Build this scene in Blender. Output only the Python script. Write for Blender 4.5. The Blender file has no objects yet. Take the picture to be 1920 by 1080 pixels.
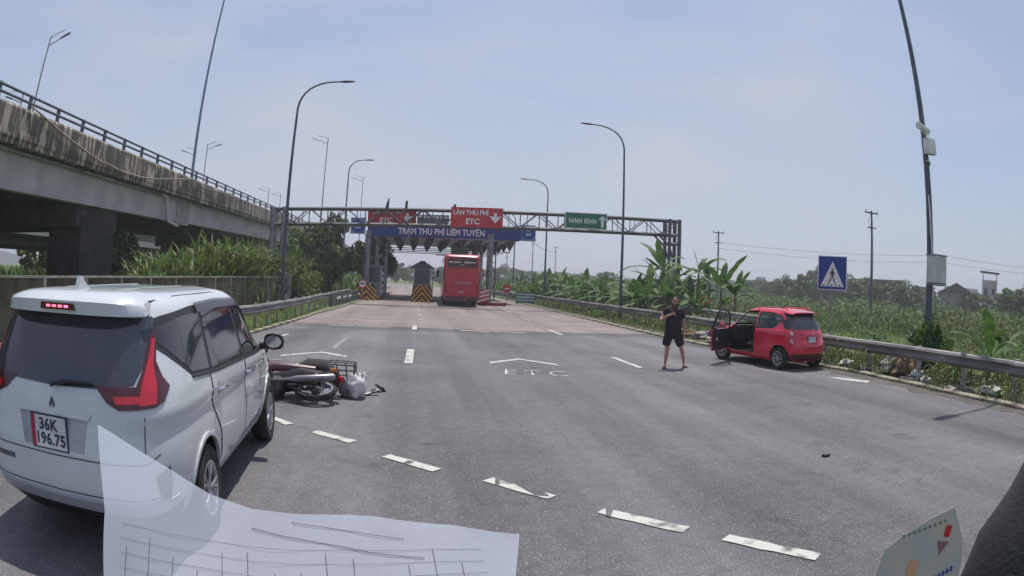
import bpy, bmesh, math, random
import numpy as np
from mathutils import Vector, Matrix
R = math.radians
SC = bpy.context.scene
COL = SC.collection
random.seed(7); NR = np.random.default_rng(7)

# ------------------------------------------------------------------ camera (wide dash camera lens: fisheye polynomial)
CAMH = 1.912
def cam_axes(ya, pi, ro):
    fw = Vector((math.sin(ya)*math.cos(pi), math.cos(ya)*math.cos(pi), math.sin(pi)))
    r = Vector((math.cos(ya), -math.sin(ya), 0)); u = r.cross(fw)
    c, s = math.cos(ro), math.sin(ro)
    return c*r+s*u, -s*r+c*u, fw
cd = bpy.data.cameras.new('camera'); cam = bpy.data.objects.new('camera', cd); COL.objects.link(cam)
r_, u_, f_ = cam_axes(0.156119, -0.010735, 0.042579)
cam.matrix_world = Matrix(((r_.x, u_.x, -f_.x, 0), (r_.y, u_.y, -f_.y, 0), (r_.z, u_.z, -f_.z, CAMH), (0, 0, 0, 1)))
cd.type = 'PANO'; cd.sensor_width = 36; cd.sensor_fit = 'HORIZONTAL'; cd.clip_start = 0.02; cd.clip_end = 5000
cy = cd.cycles if hasattr(cd, 'cycles') else cd
for host in (cd, getattr(cd, 'cycles', None)):
    if host is None: continue
    try:
        host.panorama_type = 'FISHEYE_LENS_POLYNOMIAL'; host.fisheye_fov = R(170)
        host.fisheye_polynomial_k0 = 0.0; host.fisheye_polynomial_k1 = -0.044652; host.fisheye_polynomial_k2 = 0.0
        host.fisheye_polynomial_k3 = -1.5218e-5; host.fisheye_polynomial_k4 = 0.0
    except Exception as e:
        pass
SC.camera = cam

# ------------------------------------------------------------------ light
SUN_EL, SUN_AZ = 70.0, 18.0          # azimuth from +Y towards +X
SKY_STRENGTH, SUN_STRENGTH = 0.10, 3.4
w = bpy.data.worlds.new('World'); SC.world = w; w.use_nodes = True
nt = w.node_tree; nt.nodes.clear()
out = nt.nodes.new('ShaderNodeOutputWorld'); bg = nt.nodes.new('ShaderNodeBackground'); sky = nt.nodes.new('ShaderNodeTexSky')
sky.sky_type = 'NISHITA'; sky.sun_disc = False; sky.sun_elevation = R(SUN_EL); sky.sun_rotation = R(SUN_AZ)
sky.air_density = 1.2; sky.dust_density = 1.4; sky.ozone_density = 2.0; sky.altitude = 0
tc = nt.nodes.new('ShaderNodeTexCoord'); mp = nt.nodes.new('ShaderNodeMapping'); mp.inputs['Scale'].default_value = (1, 1, 3.2)
nz = nt.nodes.new('ShaderNodeTexNoise'); nz.inputs['Scale'].default_value = 1.7; nz.inputs['Distortion'].default_value = .4; nz.inputs['Detail'].default_value = 5; nz.inputs['Roughness'].default_value = .5
rp = nt.nodes.new('ShaderNodeValToRGB'); rp.color_ramp.elements[0].position = .38; rp.color_ramp.elements[1].position = .68
rp.color_ramp.elements[0].color = (0, 0, 0, 1); rp.color_ramp.elements[1].color = (.72, .72, .72, 1)
mx = nt.nodes.new('ShaderNodeMix'); mx.data_type = 'RGBA'; mx.inputs['B'].default_value = (4.1, 4.25, 4.95, 1)
L = nt.links.new
L(tc.outputs['Generated'], mp.inputs['Vector']); L(mp.outputs['Vector'], nz.inputs['Vector']); L(nz.outputs['Fac'], rp.inputs['Fac'])
m0 = nt.nodes.new('ShaderNodeMix'); m0.data_type = 'RGBA'; m0.inputs['Factor'].default_value = .6; m0.inputs['B'].default_value = (2.55, 3.1, 4.45, 1)   # thin even haze over the blue
L(sky.outputs['Color'], m0.inputs['A']); L(rp.outputs['Color'], mx.inputs['Factor']); L(m0.outputs['Result'], mx.inputs['A']); L(mx.outputs['Result'], bg.inputs['Color'])
bg.inputs['Strength'].default_value = SKY_STRENGTH; L(bg.outputs['Background'], out.inputs['Surface'])
sd = bpy.data.lights.new('sun', 'SUN'); sd.energy = SUN_STRENGTH; sd.angle = R(.6); sd.color = (1, .955, .88)
sun = bpy.data.objects.new('sun', sd); COL.objects.link(sun)
sun.rotation_euler = Vector((math.sin(R(SUN_AZ))*math.cos(R(SUN_EL)), math.cos(R(SUN_AZ))*math.cos(R(SUN_EL)), math.sin(R(SUN_EL)))).to_track_quat('Z', 'Y').to_euler()
SC.view_settings.view_transform = 'Standard'; SC.view_settings.look = 'None'; SC.view_settings.exposure = 0.44; SC.view_settings.gamma = 1
SC.view_settings.use_curve_mapping = False

# ------------------------------------------------------------------ materials
MATS = {}
def mat(name, col, rough=.6, metal=0., var=.18, scale=4., bump=0., coat=0., stretch=(1, 1, 1), col2=None, lo=.4, hi=.62, spec=.5, transl=0., emit=0.):
    if name in MATS: return MATS[name]
    m = bpy.data.materials.new(name); m.use_nodes = True; n = m.node_tree; N = n.nodes; b = N['Principled BSDF']
    b.inputs['Roughness'].default_value = rough; b.inputs['Metallic'].default_value = metal
    b.inputs['Specular IOR Level'].default_value = spec
    if coat: b.inputs['Coat Weight'].default_value = coat; b.inputs['Coat Roughness'].default_value = .04
    t = N.new('ShaderNodeTexCoord'); mpn = N.new('ShaderNodeMapping'); mpn.inputs['Scale'].default_value = stretch
    no = N.new('ShaderNodeTexNoise'); no.inputs['Scale'].default_value = scale; no.inputs['Detail'].default_value = 6
    n.links.new(t.outputs['Object'], mpn.inputs['Vector']); n.links.new(mpn.outputs['Vector'], no.inputs['Vector'])
    ra = N.new('ShaderNodeValToRGB'); ra.color_ramp.elements[0].position = lo; ra.color_ramp.elements[1].position = hi
    c2 = col2 or tuple(min(1, c*(1+var)) for c in col); c1 = col if col2 else tuple(c*(1-var) for c in col)
    ra.color_ramp.elements[0].color = (*c1, 1); ra.color_ramp.elements[1].color = (*c2, 1)
    n.links.new(no.outputs['Fac'], ra.inputs['Fac']); n.links.new(ra.outputs['Color'], b.inputs['Base Color'])
    if emit:
        n.links.new(ra.outputs['Color'], b.inputs['Emission Color']); b.inputs['Emission Strength'].default_value = emit
    if bump:
        n2 = N.new('ShaderNodeTexNoise'); n2.inputs['Scale'].default_value = scale*9; n2.inputs['Detail'].default_value = 4
        n.links.new(t.outputs['Object'], n2.inputs['Vector'])
        bu = N.new('ShaderNodeBump'); bu.inputs['Strength'].default_value = bump; bu.inputs['Distance'].default_value = .02
        n.links.new(n2.outputs['Fac'], bu.inputs['Height']); n.links.new(bu.outputs['Normal'], b.inputs['Normal'])
    if transl:
        tr = N.new('ShaderNodeBsdfTranslucent'); mi = N.new('ShaderNodeMixShader'); mi.inputs['Fac'].default_value = transl
        n.links.new(ra.outputs['Color'], tr.inputs['Color']); o = N['Material Output']
        n.links.new(b.outputs['BSDF'], mi.inputs[1]); n.links.new(tr.outputs['BSDF'], mi.inputs[2]); n.links.new(mi.outputs['Shader'], o.inputs['Surface'])
    MATS[name] = m; return m
def see_through(name, col, alpha, rough=.1):
    m = mat(name, col, rough, var=.04); b = m.node_tree.nodes['Principled BSDF']; b.inputs['Alpha'].default_value = alpha; return m

def asphalt(name, base, fleck, ysc=1.0, stain=.35):
    m = bpy.data.materials.new(name); m.use_nodes = True; n = m.node_tree; N = n.nodes; b = N['Principled BSDF']; Lk = n.links.new
    b.inputs['Roughness'].default_value = .82; b.inputs['Specular IOR Level'].default_value = .35
    t = N.new('ShaderNodeTexCoord')
    def noise(s, d=5, st=(1, 1, 1), r=.55):
        mpn = N.new('ShaderNodeMapping'); mpn.inputs['Scale'].default_value = st; Lk(t.outputs['Object'], mpn.inputs['Vector'])
        q = N.new('ShaderNodeTexNoise'); q.inputs['Scale'].default_value = s; q.inputs['Detail'].default_value = d; q.inputs['Roughness'].default_value = r
        Lk(mpn.outputs['Vector'], q.inputs['Vector']); return q.outputs['Fac']
    def ramp(v, a, c, lo, hi):
        q = N.new('ShaderNodeValToRGB'); q.color_ramp.elements[0].position = a; q.color_ramp.elements[1].position = c
        q.color_ramp.elements[0].color = (lo, lo, lo, 1); q.color_ramp.elements[1].color = (hi, hi, hi, 1); Lk(v, q.inputs['Fac']); return q.outputs['Color']
    def mul(a, c, f=1.):
        q = N.new('ShaderNodeMix'); q.data_type = 'RGBA'; q.blend_type = 'MULTIPLY'; q.inputs['Factor'].default_value = f; Lk(a, q.inputs['A']); Lk(c, q.inputs['B']); return q.outputs['Result']
    rgb = N.new('ShaderNodeRGB'); rgb.outputs[0].default_value = (*base, 1)
    c = mul(rgb.outputs[0], ramp(noise(.35, 4), .3, .7, 1-stain*.6, 1+stain*.4))
    c = mul(c, ramp(noise(.5, 4, (1.6, .07, 1)), .35, .65, 1-stain*.9, 1.12))
    c = mul(c, ramp(noise(1.1, 3), .62, .70, 1, 1-stain*.7))            # tyre lanes along the road
    c = mul(c, ramp(noise(7, 6), .3, .7, .86, 1.12))
    c = mul(c, ramp(noise(60, 3, r=.75), .33, .67, .55, 1.42))                            # aggregate
    v = N.new('ShaderNodeTexVoronoi'); v.inputs['Scale'].default_value = 62; Lk(t.outputs['Object'], v.inputs['Vector'])
    fl = ramp(v.outputs['Distance'], .16, .3, 1, 0)
    gate = ramp(noise(25, 2), .47, .6, 0, 1)
    g2 = mul(fl, gate)
    mxn = N.new('ShaderNodeMix'); mxn.data_type = 'RGBA'; Lk(g2, mxn.inputs['Factor']); Lk(c, mxn.inputs['A']); mxn.inputs['B'].default_value = (*fleck, 1)
    # cracks
    vc = N.new('ShaderNodeTexVoronoi'); vc.feature = 'DISTANCE_TO_EDGE'; vc.inputs['Scale'].default_value = .17
    wv = N.new('ShaderNodeVectorMath'); wv.operation = 'ADD'
    q = N.new('ShaderNodeTexNoise'); q.inputs['Scale'].default_value = 1.4; q.inputs['Detail'].default_value = 5; Lk(t.outputs['Object'], q.inputs['Vector'])
    Lk(t.outputs['Object'], wv.inputs[0]); Lk(q.outputs['Color'], wv.inputs[1]); Lk(wv.outputs['Vector'], vc.inputs['Vector'])
    cr = ramp(vc.outputs['Distance'], .001, .0035, .8, 1)
    Lk(mul(mxn.outputs['Result'], cr), b.inputs['Base Color'])
    bu = N.new('ShaderNodeBump'); bu.inputs['Strength'].default_value = .5; bu.inputs['Distance'].default_value = .008; Lk(noise(110, 3, r=.7), bu.inputs['Height'])
    Lk(bu.outputs['Normal'], b.inputs['Normal']); return m

def worn_paint(name, col, wear=.5, under=(.09, .088, .092)):
    m = mat(name, under, .7, col2=col, scale=4.5, lo=wear-.10, hi=wear+.02); return m

# ------------------------------------------------------------------ mesh helpers
def mk(name, V, F, m=None, parent=None, smooth=False, ang=35, mi=None):
    me = bpy.data.meshes.new(name); me.from_pydata([tuple(v) for v in V], [], [tuple(f) for f in F]); me.validate()
    for q in (m if isinstance(m, (list, tuple)) else [m] if m else []): me.materials.append(q)
    if mi is not None: me.polygons.foreach_set('material_index', mi)
    if smooth:
        me.polygons.foreach_set('use_smooth', [True]*len(me.polygons))
        try: me.set_sharp_from_angle(angle=R(ang))
        except Exception: pass
    o = bpy.data.objects.new(name, me); COL.objects.link(o)
    if parent is not None: o.parent = parent
    return o
def mk_np(name, V, F, m, parent=None, mi=None, smooth=False):
    """big meshes from numpy: F is n x k"""
    V = np.asarray(V, np.float32); F = np.asarray(F, np.int32); k = F.shape[1]
    me = bpy.data.meshes.new(name); me.vertices.add(len(V)); me.vertices.foreach_set('co', V.ravel())
    me.loops.add(F.size); me.loops.foreach_set('vertex_index', F.ravel()); me.polygons.add(len(F))
    me.polygons.foreach_set('loop_start', np.arange(0, F.size, k, dtype=np.int32)); me.polygons.foreach_set('loop_total', np.full(len(F), k, np.int32))
    for q in (m if isinstance(m, (list, tuple)) else [m]): me.materials.append(q)
    if mi is not None: me.polygons.foreach_set('material_index', np.asarray(mi, np.int32))
    if smooth: me.polygons.foreach_set('use_smooth', np.ones(len(F), bool))
    me.update(calc_edges=True)
    o = bpy.data.objects.new(name, me); COL.objects.link(o)
    if parent is not None: o.parent = parent
    return o
class MB:
    def __init__(s): s.V = []; s.F = []; s.M = []
    def add(s, V, F, mi=0):
        b = len(s.V); s.V += [tuple(v) for v in V]; s.F += [tuple(b+i for i in f) for f in F]; s.M += [mi]*len(F); return s
    def box(s, x0, x1, y0, y1, z0, z1, mi=0):
        return s.add([(x0,y0,z0),(x1,y0,z0),(x1,y1,z0),(x0,y1,z0),(x0,y0,z1),(x1,y0,z1),(x1,y1,z1),(x0,y1,z1)],
                     [(3,2,1,0),(4,5,6,7),(0,1,5,4),(1,2,6,5),(2,3,7,6),(3,0,4,7)], mi)
    def tube(s, P, rad, n=8, caps=True, mi=0, flat=1.):
        P = [Vector(p) for p in P]; k = len(P); rs = rad if isinstance(rad, (list, tuple)) else [rad]*k; V = []; F = []
        up = None
        for i, p in enumerate(P):
            t = (P[min(i+1, k-1)]-P[max(i-1, 0)]).normalized()
            if up is None: up = Vector((0,0,1)) if abs(t.z) < .9 else Vector((1,0,0))
            a = t.cross(up).normalized(); c = a.cross(t).normalized(); up = c
            for j in range(n):
                th = 2*math.pi*j/n; V.append(p+(a*math.cos(th)+c*math.sin(th)*flat)*rs[i])
        for i in range(k-1):
            for j in range(n): F.append((i*n+j, i*n+(j+1)%n, (i+1)*n+(j+1)%n, (i+1)*n+j))
        if caps: F.append(tuple(range(n-1, -1, -1))); F.append(tuple((k-1)*n+j for j in range(n)))
        return s.add(V, F, mi)
    def bar(s, p, q, wdt=.05, mi=0): return s.tube([p, q], wdt/1.414, 4, mi=mi)
    def lathe(s, prof, axis='z', n=24, c=(0,0,0), mi=0, closed=False, caps=True):
        """prof: (r, h) list"""
        V = []; F = []; k = len(prof)
        for r, h in prof:
            for j in range(n):
                a = 2*math.pi*j/n; u, v = r*math.cos(a), r*math.sin(a)
                V.append({'z': (u, v, h), 'x': (h, u, v), 'y': (v, h, u)}[axis])
        V = [(v[0]+c[0], v[1]+c[1], v[2]+c[2]) for v in V]
        for i in range(k-1 if not closed else k):
            i2 = (i+1) % k
            for j in range(n): F.append((i*n+j, i*n+(j+1)%n, i2*n+(j+1)%n, i2*n+j))
        if not closed and caps:
            if prof[0][0] > 1e-6: F.append(tuple(range(n-1, -1, -1)))
            if prof[-1][0] > 1e-6: F.append(tuple((k-1)*n+j for j in range(n)))
        return s.add(V, F, mi)
    def prism(s, poly, d0, d1, axis='y', mi=0):
        n = len(poly); f = {'y': lambda a, b, d: (a, d, b), 'x': lambda a, b, d: (d, a, b), 'z': lambda a, b, d: (a, b, d)}[axis]
        V = [f(a, b, d0) for a, b in poly]+[f(a, b, d1) for a, b in poly]
        return s.add(V, [tuple(range(n)), tuple(range(2*n-1, n-1, -1))]+[(i, i+n, (i+1)%n+n, (i+1)%n) for i in range(n)], mi)
    def build(s, name, m, parent=None, smooth=False, ang=35, fix=True):
        o = mk(name, s.V, s.F, m, parent, False, ang, s.M)
        me = o.data
        if fix:
            bm = bmesh.new(); bm.from_mesh(me); bmesh.ops.recalc_face_normals(bm, faces=bm.faces); bm.to_mesh(me); bm.free()
        if smooth:
            me.polygons.foreach_set('use_smooth', [True]*len(me.polygons)); me.set_sharp_from_angle(angle=R(ang))
        return o
def tag(o, label=None, cat=None, group=None, kind=None):
    if label: o['label'] = label
    if cat: o['category'] = cat
    if group: o['group'] = group
    if kind: o['kind'] = kind
    return o
def thing(name, label, cat, loc=(0,0,0), rz=0, group=None):
    o = bpy.data.objects.new(name, None); COL.objects.link(o); o.location = loc; o.rotation_euler = (0, 0, rz); o.empty_display_size = .2
    return tag(o, label, cat, group)
def copy_tree(o, parent=None):
    c = o.copy(); COL.objects.link(c)
    if parent is not None: c.parent = parent
    for ch in list(o.children): copy_tree(ch, c)
    return c
def share(o, name, parent, loc=(0,0,0), rot=(0,0,0), sc=None):
    c = bpy.data.objects.new(name, o if isinstance(o, bpy.types.Mesh) else o.data); COL.objects.link(c); c.parent = parent; c.location = loc; c.rotation_euler = rot
    if sc: c.scale = sc
    return c
def struct(o): return tag(o, kind='structure')
def text_mesh(name, s, size, m, parent=None, loc=(0,0,0), rot=(R(90),0,0), ext=.004, align='CENTER', sx=1., spacing=1., bold=0.):
    cu = bpy.data.curves.new(name, 'FONT'); cu.body = s; cu.size = size; cu.extrude = ext; cu.align_x = align; cu.align_y = 'CENTER'; cu.space_character = spacing
    cu.offset = bold; cu.resolution_u = 3
    t = bpy.data.objects.new(name+'_c', cu); COL.objects.link(t)
    dg = bpy.context.evaluated_depsgraph_get(); me = bpy.data.meshes.new_from_object(t.evaluated_get(dg)); bpy.data.objects.remove(t); bpy.data.curves.remove(cu)
    me.name = name; me.materials.clear(); me.materials.append(m)
    o = bpy.data.objects.new(name, me); COL.objects.link(o); o.location = loc; o.rotation_euler = rot; o.scale = (sx, 1, 1)
    if parent is not None: o.parent = parent
    return o

# shared materials
M_galv = mat('galvanised_steel', (.42, .43, .44), .42, .75, scale=3, bump=.1)
M_galv_old = mat('weathered_steel', (.30, .30, .29), .55, .5, scale=5, bump=.15, col2=(.46,.46,.45))
M_pole = mat('painted_pole', (.085, .10, .125), .5, .3, scale=3)
M_polelt = mat('pole_grey', (.22, .235, .25), .5, .3, scale=3)
M_steel = mat('gantry_steel', (.075, .08, .09), .6, .2, scale=2, bump=.05, col2=(.13,.13,.135))
M_black = mat('black_plastic', (.018, .018, .020), .5, scale=8)
M_rub = mat('rubber', (.022, .021, .021), .85, scale=12, bump=.2)
M_white = mat('white_paint', (.74, .74, .72), .5, scale=2)
M_conc = mat('grey_concrete', (.30, .29, .28), .85, scale=2.5, bump=.35, var=.22)
M_conc_shade = mat('shaded_concrete', (.055, .052, .05), .9, scale=1.5, bump=.3, var=.25)  # shade beneath the bridges is put into this concrete colour
M_chrome = mat('chrome', (.75, .75, .76), .12, 1., var=.02)
M_alloy = mat('alloy', (.38, .385, .40), .38, .75, var=.05)
M_glass_dk = mat('tinted_glass', (.012, .014, .018), .06, 0, var=.05, spec=.6, coat=.3)
# ------------------------------------------------------------------ setting
M_asph = asphalt('asphalt', (.142, .136, .146), (.42, .41, .41), stain=.42)
M_apron = asphalt('concrete_apron', (.225, .188, .178), (.34, .30, .28), stain=.3)
M_soil = mat('soil_and_grass', (.05, .085, .018), .95, scale=.6, col2=(.10, .14, .035), bump=.5)
M_dirt = mat('verge_dirt', (.10, .088, .062), .95, scale=2, col2=(.045, .055, .022), bump=.5)
M_mark = worn_paint('road_marking', (.46, .455, .43), .45, (.13, .128, .13))
M_mark_old = worn_paint('old_road_marking', (.33, .31, .29), .50, (.27, .235, .22))
M_kerb = mat('kerb_concrete', (.12, .105, .08), .9, scale=2.2, bump=.4, col2=(.34, .31, .24))

def sheet(name, poly, z, m, kind='structure', sub=None):
    o = mk(name, [(x, y, z) for x, y in poly], [tuple(range(len(poly)))], m); tag(o, kind=kind); return o
# terrain: one sheet to the horizon, gently uneven away from the road
g = []
xs = [-2500,-900,-400,-200,-120,-80,-50,-35,-27,-20,-14,-8,-5.3,0,5,9.5,12,14,17,20,25,32,42,60,85,120,180,260,500,1000,2500]
ys = [-600,-120,-40,-15,0,5,10,15,20,25,30,36,42,50,60,75,95,120,160,220,320,500,900,2500]
for y in ys:
    for x in xs:
        z = -.06
        if x > 13: z += .12*math.sin(x*.21+y*.13)-.05*math.cos(y*.4)-min(.25, (x-13)*.03)
        if x < -12: z += .1*math.sin(x*.2-y*.1)
        g.append((x, y, z))
nx = len(xs)
o = mk('ground', g, [(j*nx+i, j*nx+i+1, (j+1)*nx+i+1, (j+1)*nx+i) for j in range(len(ys)-1) for i in range(nx-1)], M_soil, smooth=True); struct(o)
KR = [(10.3, -30), (10.25, 3), (10.5, 8), (10.65, 12), (10.0, 16.5), (9.65, 20), (9.5, 24), (9.45, 34), (9.4, 62)]     # right kerb line (inner edge)
KL = [(-5.1, -30), (-5.05, 17), (-4.85, 20), (-4.65, 24), (-4.5, 30), (-4.1, 36), (-3.9, 48)]
road = [p for p in KL if p[1] < 24]+[(-4.65, 24), (9.5, 24)]+[p for p in reversed(KR) if p[1] < 24]
struct(mk('asphalt_road', [(x, y, 0) for x, y in road], [tuple(range(len(road)))], M_asph))
apron = [(-4.65, 24), (-4.5, 30), (-4.1, 36), (-3.9, 48), (-4.4, 50), (-4.4, 78), (9.4, 78), (9.4, 62), (9.45, 34), (9.5, 24)]
struct(mk('concrete_road', [(x, y, .004) for x, y in apron], [tuple(range(len(apron)))], M_apron))
# road beyond the toll plaza, bending left
cl = [(2.4, 78), (2.0, 100), (-.5, 130), (-6, 165), (-16, 205), (-30, 250)]
V = []; F = []
for i, (x, y) in enumerate(cl):
    wd = 5.5 if i else 6.5
    V += [(x-wd, y, .002), (x+wd, y, .002)]
for i in range(len(cl)-1): F.append((2*i, 2*i+1, 2*i+3, 2*i+2))
struct(mk('far_road', V, F, M_apron))
# asphalt joint / patches
struct(sheet('asphalt_patch', [(-4.4, 22.4), (9.3, 22.6), (9.4, 23.98), (-4.6, 23.98)], .002, asphalt('patched_asphalt', (.10, .096, .10), (.2, .2, .2))))
# right kerb with its yellowish edge, verge strips
def strip(line, off0, off1, z0, z1, name, m, seg=None):
    V = []; F = []
    for i, (x, y) in enumerate(line):
        V += [(x+off0, y, z0), (x+off1, y, z1)]
    for i in range(len(line)-1): F.append((2*i, 2*i+1, 2*i+3, 2*i+2))
    return struct(mk(name, V, F, m))
strip(KR, .18, 3.6, .035, .02, 'verge', M_dirt)
strip(KL, -4.5, -.12, -.01, .03, 'left_verge', mat('verge_grass_soil', (.05, .075, .018), .95, scale=2, col2=(.09, .12, .03), bump=.4))
M_edge = mat('edge_dirt', (.075, .068, .06), .95, scale=1.6, col2=(.115, .108, .10), bump=.3)
_e = []; _ys = list(np.arange(3, 24, .45))
for y_ in _ys: _e.append((float(np.interp(y_, [p[1] for p in KR], [p[0] for p in KR]))-.35-.45*random.random()*(1 if y_ < 17 else .4), float(y_)))
_e += [(float(np.interp(y_, [p[1] for p in KR], [p[0] for p in KR]))-.005, float(y_)) for y_ in reversed(_ys)]
struct(mk('edge_dirt', [(x, y, .0045) for x, y in _e], [tuple(range(len(_e)))], M_edge))
def kerb_line(line, side, m):
    pts = []
    for (x0, y0), (x1, y1) in zip(line[:-1], line[1:]):
        n = max(1, int((y1-y0)/1.0)); pts += [(x0+(x1-x0)*i/n, y0+(y1-y0)*i/n) for i in range(n)]
    pts.append(line[-1])
    par = thing('kerb', 'low grey concrete kerb along the right edge of the road' if side > 0 else 'low concrete kerb along the left grass verge', 'kerb')
    base = None
    for (x0, y0), (x1, y1) in zip(pts[:-1], pts[1:]):
        if y1 < 2 or y0 > 62: continue
        L_ = math.hypot(x1-x0, y1-y0)
        if base is None:
            mb = MB(); mb.prism([(0, -.05), (.18, -.05), (.18, .085), (.03, .085), (0, .06)], .006, .994, 'y'); base = mb.build('kerb_stone', m, par); o_ = base
        else: o_ = share(base, 'kerb_stone', par)
        o_.location = (x0 if side > 0 else x0-.18, y0, random.uniform(-.012, .004)); o_.rotation_euler = (0, 0, -math.atan2(x1-x0, y1-y0)); o_.scale = (1, L_, 1)
kerb_line([p for p in KR if p[1] >= 3], 1, M_kerb); kerb_line([p for p in KL if p[1] >= 17 and p[1] < 50], -1, M_kerb)

# ---- markings
def mark(poly, m=M_mark, z=.009, name='road_marking'):
    return struct(mk(name, [(x, y, z) for x, y in poly], [tuple(range(len(poly)))], m))
def dash(x, y0, y1, wd=.16, x1=None, m=M_mark, z=.009):
    x1 = x if x1 is None else x1
    mark([(x-wd/2, y0), (x+wd/2, y0), (x1+wd/2, y1), (x1-wd/2, y1)], m, z)
dash(-.05, 13.95, 16.7, .19, .0); dash(.1, 23.0, 25.0, .17, .14, z=.011)
for y in (28.5, 32.5, 36.5, 40.8): dash(.38, y, y+.55, .22, z=.012, m=M_mark if y > 32 else M_mark_old)
dash(5.34, 13.9, 15.95, .15, 5.3); dash(5.54, 22.8, 25.1, .15, z=.011); dash(6.08, 38.2, 42.2, .12, 5.97, z=.012); dash(5.8, 30.4, 33, .1, m=M_mark_old, z=.012)
M_faint = worn_paint('faint_marking', (.24, .235, .235), .5, (.125, .122, .128))
dash(-2.05, 15.9, 19.1, .14, -1.96, m=M_faint); dash(-4.03, 18.1, 19.1, .14, -3.9)
mark([(-3.15, 23.28), (-.72, 23.6), (-.72, 23.78), (-3.15, 23.46)], z=.01); mark([(1.84, 23.36), (4.28, 23.3), (4.28, 23.5), (1.84, 23.56)], z=.01)
mark([(.0, 14.5), (.5, 14.5), (.5, 14.52), (.0, 14.52)], M_faint)
for (x, y, l) in ((-3.3, 26.5, 2.6), (-2.8, 28.8, 2.2), (-2.5, 32.5, 1.6), (-2.2, 36, 1.2), (2.9, 27.8, 2.0), (3.0, 34.5, .7), (6.9, 28.3, 1.4)):
    mark([(x, y), (x+l, y+.1), (x+l, y+.34), (x, y+.25)], M_mark_old, .011)
mark([(3.85, 34.4), (4.35, 34.5), (4.3, 34.9), (3.8, 34.8)], M_mark_old, .011)
# chevron arrowheads
def chev(a, b, c, t=.17):
    mark([a, b, (b[0], b[1]-t*1.25), (a[0], a[1]-t*1.5)]); mark([b, c, (c[0]-.03, c[1]-t*1.5), (b[0], b[1]-t*1.25)])
chev((1.84, 14.62), (2.66, 15.42), (3.44, 14.45)); chev((-3.05, 14.2), (-2.22, 15.25), (-1.5, 14.72))
mark([(-3.35, 13.25), (-2.6, 13.3), (-2.6, 13.4), (-3.35, 13.37)], M_faint); mark([(-2.75, 12.4), (-2.35, 13.15), (-2.2, 13.15), (-2.55, 12.4)])
mtx = text_mesh('road_marking', 'ETC', 1.05, M_mark, None, (2.62, 12.95, .009), (0, 0, -.16), .0, sx=.62, spacing=1.35, bold=-.012); struct(mtx)
# broken crossing line close to the camera
nd = [((-1.95, 7.99), (-1.55, 7.62)), ((-1.18, 7.35), (-.66, 7.0)), ((-.26, 6.50), (.27, 6.03)), ((.75, 5.76), (1.26, 5.2)), ((1.60, 4.80), (2.14, 4.18)), ((2.38, 3.92), (2.85, 3.22))]
for i, (a, b) in enumerate(nd):
    a = Vector(a); b = Vector(b); n_ = Vector((-(b-a).y, (b-a).x)).normalized()*.075
    a = a+(b-a)*(.0 if i else .0)
    k = 7; pts = [a+(b-a)*j/k+n_*(1+random.uniform(-.18, .10)) for j in range(k+1)]+[b-(b-a)*j/k-n_*(1+random.uniform(-.18, .10)) for j in range(k+1)]
    mark([tuple(p) for p in pts])
for P_ in ([(.98, 5.62), (1.06, 5.66), (1.20, 5.42), (1.24, 5.22), (1.12, 5.26)], [(.83, 5.80), (.87, 5.80), (.84, 5.58), (.80, 5.60)], [(1.66, 4.86), (1.71, 4.80), (1.63, 4.62), (1.60, 4.66)], [(-.02, 6.34), (.05, 6.30), (.0, 6.22), (-.06, 6.24)]): struct(mk('worn_gap', [(x, y, .0125) for x, y in P_], [tuple(range(len(P_)))], M_asph))
M_patch = worn_paint('pale_patch', (.42, .42, .40), .42, (.2, .195, .19))
mark([(9.35, 11.5), (9.62, 11.35), (10.05, 10.55), (9.75, 10.35), (9.5, 10.8)], M_patch)
# manhole-like dark stain and bit of rubbish on the asphalt
tag(MB().box(-.05, .05, -.03, .03, 0, .03).build('rubber_scrap', M_black), 'small black scrap lying alone on the asphalt at right', 'scrap').location = (4.75, 5.65, .0)

# ------------------------------------------------------------------ guardrails
def wprof():
    return [(0, -.155), (.045, -.135), (.075, -.08), (.03, -.03), (.03, .03), (.075, .08), (.045, .135), (0, .155), (-.006, .155), (.036, .13), (.062, .08), (.02, .03), (.02, -.03), (.062, -.08), (.036, -.13), (-.006, -.155)]
M_rail = mat('guardrail_zinc', (.115, .11, .115), .6, .35, scale=1.2, bump=.1, col2=(.29, .285, .28))
M_rail_dirty = mat('guardrail_dirty', (.20, .19, .185), .6, .3, scale=1.2, bump=.1, col2=(.40, .40, .39))
_mb = MB(); pr_ = wprof()
_mb.prism([(a, b) for a, b in pr_], 0, 1, 'y'); RAIL = _mb.build('rail', M_rail).data
_mb = MB(); _mb.box(-.05, .05, -.06, .06, -.1, .84); POST = _mb.build('post', M_galv_old).data
_mb = MB(); _mb.box(-.07, .07, -.05, .05, -.15, .15); BLK = _mb.build('spacer', M_galv_old).data
for o_ in [o for o in COL.objects if o.name in ('rail', 'post', 'spacer')]: bpy.data.objects.remove(o_)
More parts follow.
